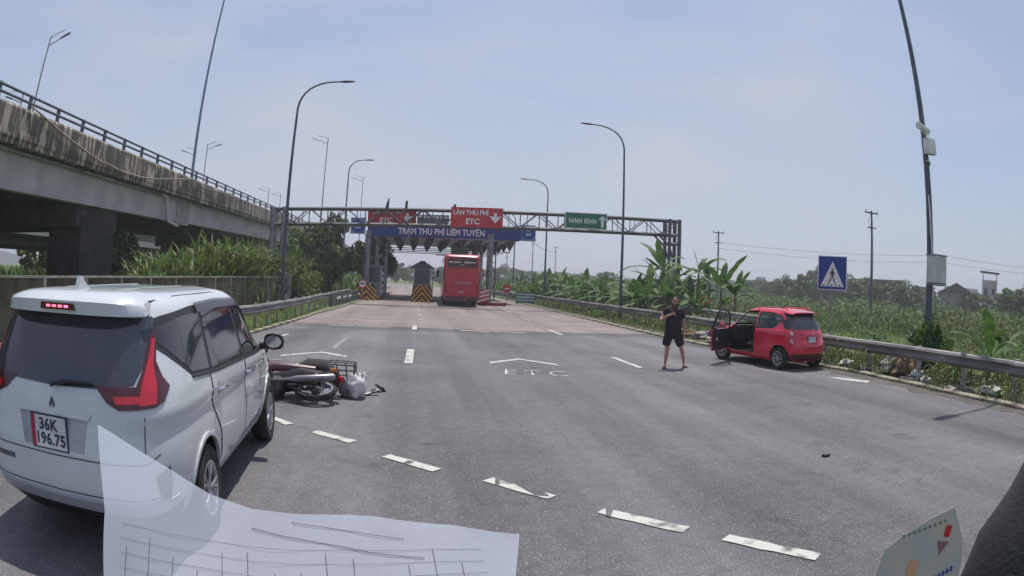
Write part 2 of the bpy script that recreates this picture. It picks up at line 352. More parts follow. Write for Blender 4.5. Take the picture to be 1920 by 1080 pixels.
def guardrail(line, label, side, zc=.66, step=2.0, post=True, matr=None):
    """line of (x,y); side=-1 the beam bulges towards -x"""
    t = thing('guardrail', label, 'guardrail')
    for (x0, y0), (x1, y1) in zip(line[:-1], line[1:]):
        L_ = math.hypot(x1-x0, y1-y0); n = max(1, round(L_/(2*step))); az = -math.atan2(x1-x0, y1-y0)
        for i in range(n):
            a = (x0+(x1-x0)*i/n, y0+(y1-y0)*i/n)
            dz = random.uniform(-.012, .012)
            r = share(RAIL, 'rail', t, (a[0], a[1], zc+dz), (0, 0, az), (side, L_/n+.12, 1))
            if matr: r.material_slots[0].link = 'OBJECT'; r.material_slots[0].material = matr
            if post:
                for j in (0, .5):
                    px, py = a[0]+(x1-x0)/n*j-side*.13, a[1]+(y1-y0)/n*j
                    share(POST, 'post', t, (px, py, 0), (0, 0, az)); share(BLK, 'spacer', t, (px+side*.075, py, zc), (0, 0, az))
    return t
guardrail([(10.62, 1.0), (11.05, 6.5), (11.2, 10), (11.12, 14), (11.15, 20), (11.3, 27), (10.95, 38), (10.6, 50), (10.5, 60), (10.6, 74)], 'long steel guardrail along the right side of the road', -1)
guardrail([(-7.5, 14.0), (-5.9, 17.5), (-5.25, 20.5), (-5.05, 27), (-5.0, 38), (-4.95, 49)], 'steel guardrail along the left grass verge', 1)
guardrail([(14.6, 19), (15.4, 27), (15.8, 37)], 'second guardrail behind the first, in front of the banana plants', -1, zc=.72, matr=M_rail_dirty)
guardrail([(9.9, 57), (9.3, 66), (9.0, 80)], 'short far guardrail beside the toll exit', -1)

# ------------------------------------------------------------------ flyover
def stained():
    m = bpy.data.materials.new('stained_parapet_concrete'); m.use_nodes = True; n = m.node_tree; N = n.nodes; b = N['Principled BSDF']; Lk = n.links.new
    b.inputs['Roughness'].default_value = .9
    t = N.new('ShaderNodeTexCoord')
    def ns(sc, st, d=5):
        a = N.new('ShaderNodeMapping'); a.inputs['Scale'].default_value = st; Lk(t.outputs['Object'], a.inputs['Vector'])
        q = N.new('ShaderNodeTexNoise'); q.inputs['Scale'].default_value = sc; q.inputs['Detail'].default_value = d; Lk(a.outputs['Vector'], q.inputs['Vector']); return q.outputs['Fac']
    def rp_(v, els):
        q = N.new('ShaderNodeValToRGB'); e = q.color_ramp.elements
        e[0].position, e[0].color = els[0]; e[1].position, e[1].color = els[-1]
        for p, c in els[1:-1]: x = e.new(p); x.color = c
        Lk(v, q.inputs['Fac']); return q.outputs['Color']
    base = rp_(ns(1.2, (1, 1, 1)), [(.3, (.055, .048, .042, 1)), (.5, (.10, .088, .075, 1)), (.7, (.17, .145, .12, 1))])
    streak = rp_(ns(2.2, (1, 1.5, .33), 6), [(.53, (0, 0, 0, 1)), (.585, (1, 1, 1, 1))])
    q = N.new('ShaderNodeMix'); q.data_type = 'RGBA'; Lk(streak, q.inputs['Factor']); Lk(base, q.inputs['A']); q.inputs['B'].default_value = (.42, .36, .29, 1)
    rust = rp_(ns(1.1, (1, .9, .3), 3), [(.55, (0, 0, 0, 1)), (.7, (.7, .7, .7, 1))])
    q2 = N.new('ShaderNodeMix'); q2.data_type = 'RGBA'; Lk(rust, q2.inputs['Factor']); Lk(q.outputs['Result'], q2.inputs['A']); q2.inputs['B'].default_value = (.12, .085, .055, 1)
    Lk(q2.outputs['Result'], b.inputs['Base Color'])
    bu = N.new('ShaderNodeBump'); bu.inputs['Strength'].default_value = .4; bu.inputs['Distance'].default_value = .03; Lk(ns(12, (1, 1, 1)), bu.inputs['Height']); Lk(bu.outputs['Normal'], b.inputs['Normal'])
    return m
M_par = stained()
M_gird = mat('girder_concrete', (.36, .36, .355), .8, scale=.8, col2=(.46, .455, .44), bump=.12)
def bz(y): return .014*(y-15) if y < 70 else .77+.004*(y-70)-.00018*(y-70)**2
FO = thing('flyover', 'long concrete flyover bridge with streaked dirty parapet on the left', 'bridge')
XE = -14.0
def lofty(name, prof, y0, y1, m, parent, step=6.0, n0=None, xoff=lambda y: 0):
    """extrude a (x,z) profile along y following the bridge's rise"""
    k = max(1, int(round((y1-y0)/step))); V = []; F = []; n = len(prof)
    for i in range(k+1):
        y = y0+(y1-y0)*i/k
        V += [(x+xoff(y), y, z+bz(y)) for x, z in prof]
    for i in range(k):
        for j in range(n): F.append((i*n+j, i*n+(j+1)%n, (i+1)*n+(j+1)%n, (i+1)*n+j))
    F += [tuple(range(n)), tuple(k*n+j for j in range(n-1, -1, -1))]
    mb = MB(); mb.add(V, F); return mb.build(name, m, parent)
def bend(y): return 0
lofty('deck', [(XE-.35, 6.05), (-27.6, 6.05), (-27.6, 5.75), (XE-.35, 5.75)], -6, 190, M_conc_shade, FO, xoff=bend)
yy = -6
while yy < 190:      # parapet panels with joints
    y1 = yy+6
    lofty('parapet_panel', [(XE, 5.72), (XE, 5.85), (XE+.06, 5.95), (XE+.06, 6.9), (XE-.02, 7.0), (XE-.30, 7.0), (XE-.30, 5.9), (XE-.34, 5.72)], yy+.02, y1-.02, M_par, FO, xoff=bend)
    yy = y1
for k, (a, b) in enumerate(((-6, 36.4), (36.6, 74), (74.2, 110), (110.2, 150), (150.2, 190))):
    zb = 4.32 if k != 1 else 4.36
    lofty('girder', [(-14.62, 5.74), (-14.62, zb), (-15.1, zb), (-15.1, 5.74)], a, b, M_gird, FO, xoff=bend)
    for gx in (-17.6, -20.6, -23.6): lofty('girder', [(gx+.25, 5.74), (gx+.25, zb+.05), (gx-.25, zb+.05), (gx-.25, 5.74)], a, b, M_conc_shade, FO, xoff=bend)
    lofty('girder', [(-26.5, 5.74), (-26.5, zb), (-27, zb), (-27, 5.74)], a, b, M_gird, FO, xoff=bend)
mb = MB(); mb.box(-15.16, -14.56, 34.2, 36.5, 4.5, 5.95); mb.build('girder_end_block', M_conc, FO)
for (a, b) in ((22.4, 26.7), (58, 61.5), (98, 101), (136, 139)):
    mb = MB(); x0 = bend(a); mb.box(-17.0+x0, -14.9+x0, a+.4, b-.4, -.2, 4.0); mb.build('pier', mat('shaded_pier_concrete', (.03, .028, .028), .95, scale=1.2, var=.3, bump=.2), FO)  # near-black pier colour carries the shade under the deck
    MB().box(-26.6, -24.4, a+.4, b-.4, -.2, 4.0).build('pier', M_conc_shade, FO)
    mb = MB(); mb.box(-27.2+x0, -15.0+x0, a, b, 3.4+bz(a), 4.33+bz(a)); mb.build('pier_cap', M_conc_shade, FO)
# steel railing on the parapet
RP = MB().box(-.07, .07, -.06, .06, 0, .56).build('railing_post', M_pole, FO)
RP.location = (XE-.14, 14.05, 7.0+bz(14)); rp0 = RP
yy = 14.05-2.2*8
while yy < 150:
    if abs(yy-14.05) > .1: share(rp0, 'railing_post', FO, (XE-.14+bend(yy), yy, 6.99+bz(yy)))
    yy += 2.2
for zz in (7.26, 7.50):
    yy = -3.55
    while yy < 150:
        mb = MB(); mb.tube([(XE-.10+bend(yy), yy+.01, zz+bz(yy)), (XE-.10+bend(yy+4.4), yy+4.39, zz+bz(yy+4.4))], .05, 6); mb.build('handrail', M_pole, FO, smooth=True); yy += 4.4
mb = MB()
P = [(XE+.12, 6.95-.001*0+bz(10)+5.72-6.95+.12, 0)]
for i, yy in enumerate(np.arange(-6, 31.4, 3.1)):      # drain pipe in lengths under the parapet
    m_ = MB(); m_.tube([(XE-.45, yy, 5.62+bz(yy)), (XE-.45, yy+3.06, 5.62+bz(yy+3.06))], .075, 8); m_.build('drain_pipe', M_polelt if i % 3 else M_conc, FO, smooth=True)
m_ = MB(); m_.tube([(XE-.42, 31.5, 5.85), (XE-.3, 31.8, 5.8), (XE-.3, 31.9, 5.6), (XE-.3, 32.0, 4.65), (XE-.3, 32.1, 4.5), (XE-.3, 33.9, 4.32)], .085, 8); m_.build('downpipe', mat('pvc_pipe', (.55, .50, .50), .5, scale=2), FO, smooth=True)
m_ = MB(); m_.tube([(XE-.45, 37, 5.95), (XE-.45, 52, 6.25)], .07, 8); m_.build('drain_pipe', M_polelt, FO, smooth=True)
cab = [(16.0, 7.12), (16.92, 7.0), (18.2, 6.76), (19.5, 6.56), (22.1, 6.22), (25, 6.12), (27, 6.18), (29, 6.36), (31.5, 6.72), (34.9, 7.2)]
m_ = MB(); m_.tube([(XE+.12, y, z) for y, z in cab], .035, 6); m_.build('sagging_cable', mat('grey_cable', (.26, .22, .2), .6), FO, smooth=True)
m_ = MB(); m_.tube([(XE+.12, 35.2, 7.2), (XE+.12, 37, 6.98), (XE+.12, 40, 7.1), (XE+.12, 44, 7.45)], .03, 6); m_.build('sagging_cable', mat('grey_cable', (.26, .22, .2), .6), FO, smooth=True)
# second flyover behind, seen underneath the first
F2 = thing('flyover', 'lower second bridge seen in the dark beneath the flyover', 'bridge')
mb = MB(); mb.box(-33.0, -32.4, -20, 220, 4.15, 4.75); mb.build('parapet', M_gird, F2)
mb = MB(); mb.box(-46, -33.05, -20, 220, 3.3, 6.6); mb.build('deck', M_conc_shade, F2)
for y in (10, 32, 56, 82): MB().box(-42, -34, y, y+1.6, -.1, 3.39).build('pier', M_conc_shade, F2)

# ------------------------------------------------------------------ lamps
def lamp(loc, H, arm, rad=.09, label='', group='street lamps', m=M_pole, base=True, up=.9, head=.75, sgn=1, rz=0, lean=0):
    t = thing('street_lamp', label, 'street lamp', loc, rz, group)
    P = [(0, 0, 0)]; N_ = 6
    for i in range(1, N_+1): P.append((lean*H*i/N_, 0, H*i/N_))
    rr = [rad*(1-.45*i/N_) for i in range(N_+1)]
    mb = MB(); mb.tube(P, rr, 8)
    if base: mb.box(-.2, .2, -.2, .2, 0, .03)
    mb.build('pole', m, t, smooth=True)
    if arm:
        A_ = []; n = 9; x0 = lean*H
        for i in range(n+1):
            u = i/n; A_.append((x0+sgn*arm*(u**1.7), 0, H+up*(1-(1-u)**2.2)))
        mb = MB(); mb.tube(A_, [rad*.55*(1-.35*i/n) for i in range(n+1)], 8); mb.build('arm', m, t, smooth=True)
        ex, ez = A_[-1][0], A_[-1][2]; dx, dz = A_[-1][0]-A_[-2][0], A_[-1][2]-A_[-2][2]; q = math.hypot(dx, dz); dx /= q; dz /= q
        mb = MB(); mb.tube([(ex-dx*.05, 0, ez-dz*.05), (ex+dx*.1, 0, ez+dz*.1), (ex+dx*.4, 0, ez+dz*.4), (ex+dx*head, 0, ez+dz*head)], [.05, .11, .14, .08], 8, flat=.45); mb.build('lamp_head', M_black, t, smooth=True)
    return t
lampR = (12.0, 10.35)
t = lamp((12.0, 10.35, 0), 10.4, 2.0, .115, 'near lamp post at right carrying cameras and a grey control box', m=M_pole, sgn=-1)
# things fixed to it
mb = MB(); mb.box(-.32, .28, -.42, -.15, 2.35, 3.0); bx_ = mb.build('control_box', mat('box_grey', (.46, .47, .46), .5, .2, scale=2), t)
MB().box(-.34, .30, -.44, -.13, 3.0, 3.03).build('box_lid', M_polelt, t); MB().box(-.25, .3, -.40, -.16, 2.28, 2.35).build('box_bracket', M_polelt, t)
mb = MB(); mb.tube([(-.13, -.2, 3.0), (-.16, -.2, 3.3), (-.17, -.18, 3.9), (-.12, -.1, 4.5)], .018, 5); mb.build('cable', M_white, t)
mb = MB(); mb.box(-.2, .15, -.32, -.12, 5.55, 5.95); mb.build('junction_box', M_white, t)
mb = MB(); mb.tube([(.0, -.2, 6.05), (-.35, -.25, 6.12)], .035, 6); mb.tube([(-.1, -.28, 6.12), (-.55, -.36, 6.16)], .085, 8); mb.tube([(-.55, -.36, 6.16), (-.62, -.37, 6.15)], [.1, .1], 8); mb.build('camera_housing', M_white, t, smooth=True)
mb = MB(); mb.tube([(-.05, -.2, 5.3), (-.22, -.22, 5.32)], .03, 6); mb.lathe([(0, 5.14), (.06, 5.17), (.09, 5.25), (.09, 5.32), (0, 5.36)], 'z', 12, (-.24, -.24, 0)); mb.build('dome_camera', mat('dark_camera', (.1, .1, .11), .3), t, smooth=True)
lamp((12.0, 35.3, 0), 10.1, 2.0, .10, 'tall curved lamp post rising in front of the green direction sign', sgn=-1, up=1.35)
lamp((11.9, 56.7, 0), 10.2, 1.9, .10, 'lamp post between the toll canopy and the green direction sign', sgn=-1, up=1.1)
lamp((11.9, 75.0, 0), 9.2, 1.9, .10, 'farthest lamp post right of the toll canopy', sgn=-1, up=1.0)
lamp((-6.5, 30.3, 0), 10.15, 2.1, .11, 'tall curved lamp post at the end of the brown fence', sgn=1, up=1.45, m=M_pole)
lamp((-6.0, 52.3, 0), 10.5, 1.4, .10, 'lamp post beside the left toll booth', sgn=1, up=1.05, m=M_polelt)
lamp((XE-.14, 35.25, 7.1), 12.6, 1.3, .11, 'tall lamp pole standing on the flyover parapet', base=False, sgn=-1, m=mat('bridge_pole', (.20, .25, .33), .5, .3))
def twin(loc, H, label, group='lamps on the far side of the flyover', s=1, dx=1):
    t = thing('street_lamp', label, 'street lamp', loc, 0, group)
    mb = MB(); mb.tube([(0, 0, -1.5), (0, 0, H)], [.09, .05], 6); mb.build('pole', M_polelt, t)
    mb = MB(); mb.tube([(0, 0, H-.7), (s*.6, 0, H-.5), (s*1.5, 0, H-.2)], .04, 5); mb.tube([(0, 0, H-.1), (s*.4, 0, H+.05), (s*1.3, 0, H+.25)], .03, 5); mb.build('arm', M_polelt, t)
    mb = MB(); mb.tube([(s*1.1, 0, H-.32), (s*1.9, 0, H-.08)], [.1, .13], 6, flat=.5); mb.build('lamp_head', M_black, t)
twin((-26, 28.75, 7), 5.3, 'leftmost lamp post above the flyover railing', s=-1)
twin((-26, 30.4, 7), 9.6, 'second lamp post above the flyover railing at far left', s=1)
twin((-26, 69.0, 7), 9.6, 'lamp post on the flyover just right of the tall parapet pole', s=1)
twin((-26, 65, 7), 8.2, 'lamp post on the flyover just left of the tall parapet pole', s=-1)
twin((-26, 104, 7), 9.0, 'faint distant lamp post above the end of the railing, left one of two', s=-1)
twin((-26, 114, 7), 9.4, 'faint distant lamp post above the end of the railing, right one of two', s=-1)
twin((-11, 71, 0), 17.6, 'slim tall lamp post behind the overhead gantry, between two curved lamps', s=-1)
twin((-9, 100, 0), 17.5, 'faint slim lamp post above the left red sign', s=-1)
# ------------------------------------------------------------------ overhead gantry
M_red = mat('sign_red', (.52, .02, .035), .45, scale=2, var=.08)
M_green = mat('sign_green', (.012, .16, .09), .45, scale=2, var=.08)
M_blue = mat('sign_blue', (.018, .045, .28), .45, scale=2, var=.1)
M_blue_dk = mat('fascia_blue', (.014, .028, .20), .5, scale=1.5, var=.15)
M_let = mat('sign_white', (.78, .78, .76), .5, var=.04)
GY = 43.0
def gz(x): return .0205*(x-4)
G = thing('overhead_gantry', 'dark steel truss gantry spanning the whole road before the toll canopy', 'gantry', (0, GY, 0))
_m = MB(); _m.tube([(0, 0, 0), (0, 0, 1)], .04, 4); UN = _m.build('brace', M_steel); UNM = UN.data; bpy.data.objects.remove(UN)
def member(p, q, wd, name, par, mesh=UNM):
    p = Vector(p); q = Vector(q); d = q-p
    o_ = share(mesh, name, par, p, d.to_track_quat('Z', 'Y').to_euler(), (wd/.06, wd/.06, d.length)); return o_
X0, X1 = -10.1, 18.95; ZT, ZB = 6.56, 5.50
for yo in (-.45, .45):
    for z, wd in ((ZT, .13), (ZB, .15)):
        k = 5
        for i in range(k):
            a = X0+(X1-X0)*i/k; b = X0+(X1-X0)*(i+1)/k
            member((a, yo, z+gz(a)), (b, yo, z+gz(b)), wd, 'chord', G)
n = 22
for i in range(n+1):
    x = X0+(X1-X0)*i/n
    member((x, -.45, ZB+gz(x)), (x, -.45, ZT+gz(x)), .055, 'vertical_bar', G); member((x, -.45, ZT+gz(x)), (x, .45, ZT+gz(x)), .05, 'cross_bar', G)
    if i < n:
        x2 = X0+(X1-X0)*(i+1)/n
        if i % 2: member((x, -.45, ZB+gz(x)), (x2, -.45, ZT+gz(x2)), .06, 'brace', G)
        else: member((x, -.45, ZT+gz(x)), (x2, -.45, ZB+gz(x2)), .06, 'brace', G)
        member((x, .45, (ZB if i % 2 else ZT)+gz(x)), (x2, .45, (ZT if i % 2 else ZB)+gz(x2)), .05, 'brace', G)
        xm = (x+x2)/2; member((xm, .45, ZB+gz(xm)), (xm, .45, ZT+gz(xm)), .04, 'vertical_bar', G)
for x, w_ in ((18.15, .26), (18.95, .30), (-9.35, .28), (-10.15, .34)):
    for yo in (-.45, .45):
        mb = MB(); mb.tube([(x, yo, -.1), (x, yo, 6.66+gz(x))], w_/2, 10); mb.build('column', M_steel if x > 0 else M_polelt, G, smooth=True)
for yo in (-.45, .45):
    member((18.15, yo, 5.15), (18.95, yo, 5.15), .16, 'brace', G); member((18.15, yo, 5.0), (18.95, yo, 2.3), .12, 'brace', G); member((18.15, yo, 2.0), (18.95, yo, 2.0), .12, 'brace', G)
    member((17.3, yo, 5.7), (18.1, yo, 5.0), .12, 'brace', G)
# signs hung on the gantry
def panel(par, x0, x1, z0, z1, y, m, edge=None, th=.06, sk=0.0205, name='sign_panel'):
    mb = MB(); mb.prism([(x0, z0+gz(x0)), (x1, z0+gz(x1)), (x1, z1+gz(x1)), (x0, z1+gz(x0))], y, y+th, 'y'); p = mb.build(name, m, par)
    if edge is not None:
        e = .05; mb = MB()
        for (a, b, c, d) in ((x0, x1, z0, z0+e), (x0, x1, z1-e, z1), (x0, x0+e, z0, z1), (x1-e, x1, z0, z1)):
            mb.prism([(a, c+gz(a)), (b, c+gz(b)), (b, d+gz(b)), (a, d+gz(a))], y-.012, y+.0, 'y')
        mb.build('border', edge, par)
    return p
def arrow_poly(cx, cz, s, up=True):
    k = 1 if up else -1
    P = [(0, .5), (.36, .12), (.13, .17), (.1, -.5), (-.1, -.5), (-.13, .17), (-.36, .12)]
    return [(cx+a*s, cz+b*s*k) for a, b in P]
S = thing('direction_sign', 'green overhead sign reading NINH BÌNH with an up arrow', 'road sign', (0, GY-.62, 0))
panel(S, 10.15, 13.2, 5.58, 6.72, 0, M_green, M_let)
text_mesh('lettering', 'NINH BÌNH', .46, M_let, S, (11.42, -.02, 6.12+gz(11.45)), (R(90), -.02, 0), .006, sx=.78, spacing=1.12, bold=.012)
mb = MB(); mb.prism(arrow_poly(12.85, 6.15+gz(12.8), .85), -.03, -.012); mb.build('arrow', M_let, S)
S = thing('toll_lane_sign', 'large clean red overhead sign reading LÀN THU PHÍ ETC above the bus', 'road sign', (0, GY-.62, 0))
panel(S, 2.32, 5.85, 5.42, 6.76, 0, M_red, None, .1)
text_mesh('lettering', 'LÀN THU PHÍ', .44, M_let, S, (3.66, -.02, 6.38), (R(90), -.02, 0), .006, sx=.9, bold=.012)
text_mesh('lettering', 'ETC', .52, M_let, S, (3.8, -.02, 5.78), (R(90), -.02, 0), .006, bold=.014)
P_ = [(-.45, .02), (-.2, -.02), (0, -.3), (.2, -.02), (.45, .02), (.14, .05), (.14, .28), (-.14, .28), (-.14, .05)]
mb = MB(); mb.prism([(5.33+a*.85, 6.12+b*1.05) for a, b in [(-.12, .3), (.12, .3), (.12, .05), (.5, .12), (0, -.36), (-.5, .12), (-.12, .05)]], -.03, -.012); mb.build('arrow', M_let, S)
S = thing('toll_lane_sign', 'left red overhead sign reading LÀN THU PHÍ ETC behind the truss bars', 'road sign', (0, GY+.62, 0))
panel(S, -3.4, .0, 5.42, 6.72, 0, mat('sign_red_old', (.52, .02, .035), .5), None, .1)
text_mesh('lettering', 'LÀN THU PHÍ', .38, M_let, S, (-2.1, -.02, 6.30), (R(90), -.02, 0), .006, sx=.9, bold=.01)
text_mesh('lettering', 'ETC', .50, M_let, S, (-2.1, -.02, 5.72), (R(90), -.02, 0), .006, bold=.014)
mb = MB(); mb.prism([(-.62+a*.8, 6.0+b*.9) for a, b in [(-.12, .3), (.12, .3), (.12, .05), (.5, .12), (0, -.36), (-.5, .12), (-.12, .05)]], -.03, -.012); mb.build('arrow', M_let, S)
S = thing('variable_message_sign', 'grey overhead message panel between the two red signs', 'road sign', (0, GY+.62, 0))
panel(S, .06, 2.28, 5.45, 6.3, 0, mat('grey_panel', (.14, .14, .17), .5), None, .1)
for i in range(7): MB().box(.15+i*.3, .15+i*.3+.22, -.015, 0, 6.02, 6.16).build('light_bar', M_let, S)
for i, (x, h) in enumerate(((-2.0, .7), (-.72, .55), (2.55, .38))):
    s_ = thing('flag', ['black pennant standing left on top of the gantry', 'dark rolled flag on the gantry, second from left', 'short dark flag on top of the right red sign'][i], 'flag', (x, GY-.45, 6.58+gz(x)), 0, 'small flags on the gantry')
    MB().tube([(0, 0, 0), (0, 0, h)], .015, 5).build('flag_pole', M_black, s_)
    mb = MB(); mb.prism([(-.16 if i == 0 else -.1, 0), (.08, 0), (.1, h), (.05 if i == 0 else -.06, h*.98), (-.08, h*.5)], -.03, .03, 'y'); mb.build('cloth', M_black, s_)

# ------------------------------------------------------------------ toll canopy
M_colw = mat('column_pale', (.42, .43, .46), .55, scale=2)
T = thing('toll_canopy', 'toll station roof with long blue fascia reading TRẠM THU PHÍ LIÊM TUYỀN', 'toll canopy', (0, 52, 0))
def cz(x): return .012*(x-3)
mb = MB(); mb.prism([(-4.0, 5.22+cz(-4)), (8.7, 5.22+cz(8.7)), (8.7, 6.3+cz(8.7)), (-4.0, 6.3+cz(-4))], 0, .3); mb.build('fascia', M_blue_dk, T)
mb = MB(); mb.prism([(8.4, 5.3), (8.7, 5.3), (8.7, 6.3), (8.4, 6.3)], .35, 15.5); mb.build('side_fascia', M_blue_dk, T); mb = MB(); mb.prism([(-4.0, 5.2), (-3.7, 5.2), (-3.7, 6.2), (-4.0, 6.2)], .35, 15.5); mb.build('side_fascia', M_blue_dk, T)
text_mesh('lettering', 'TRẠM THU PHÍ LIÊM TUYỀN', .72, M_let, T, (2.15, -.02, 5.66), (R(90), -.012, 0), .006, sx=.79, bold=.014)
M_pal = mat('pale_blue_panel', (.16, .24, .42), .5, scale=2)
for x0 in (-5.45, 8.72):
    mb = MB(); mb.box(x0, x0+1.25, -.1, .25, 5.3, 6.62); mb.build('emblem_panel', M_pal, T)
    mb = MB(); mb.lathe([(.56, -.14), (.56, -.101)], 'y', 24, (x0+.62, 0, 5.95)); mb.build('emblem_disc', M_blue, T)
    mb = MB(); mb.lathe([(.60, -.12), (.60, -.105), (.545, -.105), (.545, -.12)], 'y', 24, (x0+.62, 0, 5.95), closed=True); mb.build('emblem_ring', M_pal, T)
    for dz_, wd in ((.18, .25), (-.18, .55), (-.06, .4)): MB().box(x0+.62-wd/2, x0+.62+wd/2, -.16, -.142, 5.93+dz_, 5.99+dz_).build('emblem_bar', M_let, T)
mb = MB(); mb.box(-3.68, 8.38, .32, 15.5, 6.0, 6.12); mb.build('roof', mat('roof_sheet', (.5, .52, .56), .5, transl=.4), T)
for i in range(26):
    y = .5+i*.58; MB().box(-3.6, 8.3, y, y+.2, 5.18, 5.22).build('ceiling_slat', mat('ceiling_white', (.72, .72, .75), .6), T)
_m = MB(); a_ = .62; _m.add([(-a_, -a_, .0), (a_, -a_, 0), (a_, a_, 0), (-a_, a_, 0), (0, 0, -.85)], [(0, 1, 4), (1, 2, 4), (2, 3, 4), (3, 0, 4)]); PY = _m.build('truss_pyramid', M_steel)
PYM = PY.data; bpy.data.objects.remove(PY)
for r in range(4):
    for i in range(9):
        x = -2.8+i*1.35
        share(PYM, 'truss_pyramid', T, (x, 1.0+r*3.6, 5.17), (0, 0, 0), (.62, .62, 1.0 if r == 0 else .9))
        if i < 8: member((x, 1.0+r*3.6, 4.32), (x+1.35, 1.0+r*3.6, 4.32), .05, 'lower_chord', T)
for (x, y, w_, m_) in ((-3.25, 3, .36, M_colw), (-2.6, 6.5, .3, M_colw), (-3.0, 10, .3, M_colw), (5.25, 3.6, .42, M_steel), (5.9, 7.5, .3, M_colw), (6.6, 10, .3, M_colw), (7.4, 8, .12, M_steel), (7.75, 8, .12, M_steel)):
    mb = MB(); mb.tube([(x, y, 0), (x, y, 5.15)], w_/2, 10); mb.build('column', m_, T, smooth=True)
mb = MB(); mb.tube([(5.75, -4, .1), (5.75, -4, 5.45)], .23, 12); mb.build('column', M_polelt, G, smooth=True).location = (0, 52-GY, 0)
mb = MB(); mb.tube([(-3.75, -2, .1), (-3.75, -2, 5.45)], .2, 12); mb.build('column', M_polelt, G, smooth=True).location = (0, 52-GY, 0)
for yz in (1.2, 2.0, 2.8, 3.6, 4.4): member((7.4, 8, yz), (7.75, 8, yz), .05, 'brace', T)
mb = MB(); mb.box(3.3, 4.9, 5.0, 5.25, 4.05, 4.75); mb.build('lane_light_panel', mat('panel_pale', (.5, .53, .58), .5), T)
mb = MB(); mb.box(3.7, 3.8, 5.1, 5.2, 3.4, 4.05); mb.box(1.9, 4.9, 5.05, 5.15, 3.95, 4.02); mb.build('bracket', M_steel, T)

# chevron stripes and crash cushion noses
M_yel = mat('chevron_yellow', (.55, .27, .03), .6, scale=5, var=.25)
M_bk = mat('chevron_black', (.02, .018, .018), .6)
M_redk = mat('red_kerb_paint', (.22, .02, .03), .6, scale=4, var=.3)
def nose(loc, wd, h, label, skew=0.):
    t = thing('crash_cushion', label, 'crash barrier', loc)
    # solid nose, wedge-like, with stripes as proud strips on the front face
    mb = MB(); mb.add([(-wd/2, 0, 0), (wd/2, 0, 0), (wd/2, 1.8, 0), (-wd/2, 1.8, 0), (-wd*.36+skew, .35, h), (wd*.36+skew, .35, h), (wd*.4, 1.8, h), (-wd*.4, 1.8, h)],
                      [(3, 2, 1, 0), (4, 5, 6, 7), (0, 1, 5, 4), (1, 2, 6, 5), (2, 3, 7, 6), (3, 0, 4, 7)]); mb.build('block', M_bk, t)
    def fp(u, v, off):   # front face point, u -1..1, v 0..1
        hw = wd/2*(1-v)+wd*.36*v; return (u*hw+skew*v, .35*v-off, h*v)
    for k in range(4):
        b0 = -.5+k*.36
        for s in (-1, 1):
            V = []; pts = []
            for (u, dv) in ((0, 0), (1, -.75)):
                pts.append((u, dv))
            # stripe: apex at u=0, falls to the sides
            def cl(v): return max(0, min(1, v))
            q = [(0, b0+.62), (1, b0-.13), (1, b0+.05), (0, b0+.80)]
            N_ = 6; top = []; bot = []
            for i in range(N_+1):
                u = i/N_; lo_ = cl(q[0][1]+(q[1][1]-q[0][1])*u); hi_ = cl(q[3][1]+(q[2][1]-q[3][1])*u); bot.append((u, lo_)); top.append((u, hi_))
            VV = []; FF = []
            for (u, v) in bot: VV.append(fp(s*u*.98, v, .012))
            for (u, v) in top: VV.append(fp(s*u*.98, v, .012))
            for i in range(N_):
                if top[i][1]-bot[i][1] > .01 or top[i+1][1]-bot[i+1][1] > .01: FF.append((i, i+1, N_+2+i, N_+1+i))
            if FF:
                us = sorted({i for f in FF for i in f}); rm = {a: b for b, a in enumerate(us)}; mk('stripe', [VV[i] for i in us], [tuple(rm[i] for i in f) for f in FF], M_yel, t)
    return t
M_isl = mat('island_concrete', (.2, .17, .16), .85, scale=2)
def island(x0, x1, y0, y1, label):
    t = thing('toll_island', label, 'kerb island')
    MB().box(x0, x1, y0, y1, -.02, .22).build('slab', M_isl, t); mb = MB(); mb.box(x0-.04, x1+.04, y0-.06, y0, .0, .24); mb.box(x0-.05, x0, y0, y1, 0, .24); mb.box(x1, x1+.05, y0, y1, 0, .24); mb.build('red_edge', M_redk, t)
island(-4.5, -2.5, 51, 70, 'left toll island under the canopy'); island(-.05, 1.55, 50.6, 70, 'middle toll island left of the bus'); island(5.0, 7.0, 47.2, 70, 'right toll island with red painted edge beside the bus')
nose((-3.55, 48.6, 0), 2.0, 1.25, 'yellow and black striped crash barrier before the left toll booth', -.2)
nose((.72, 48.9, 0), 1.75, 1.3, 'yellow and black chevron crash barrier at the middle toll booth')
M_booth = mat('booth_panel', (.20, .27, .31), .5, scale=2); M_bglass = mat('booth_glass', (.03, .04, .05), .08, spec=.7)
M_bwhite = mat('booth_white', (.62, .64, .66), .5)
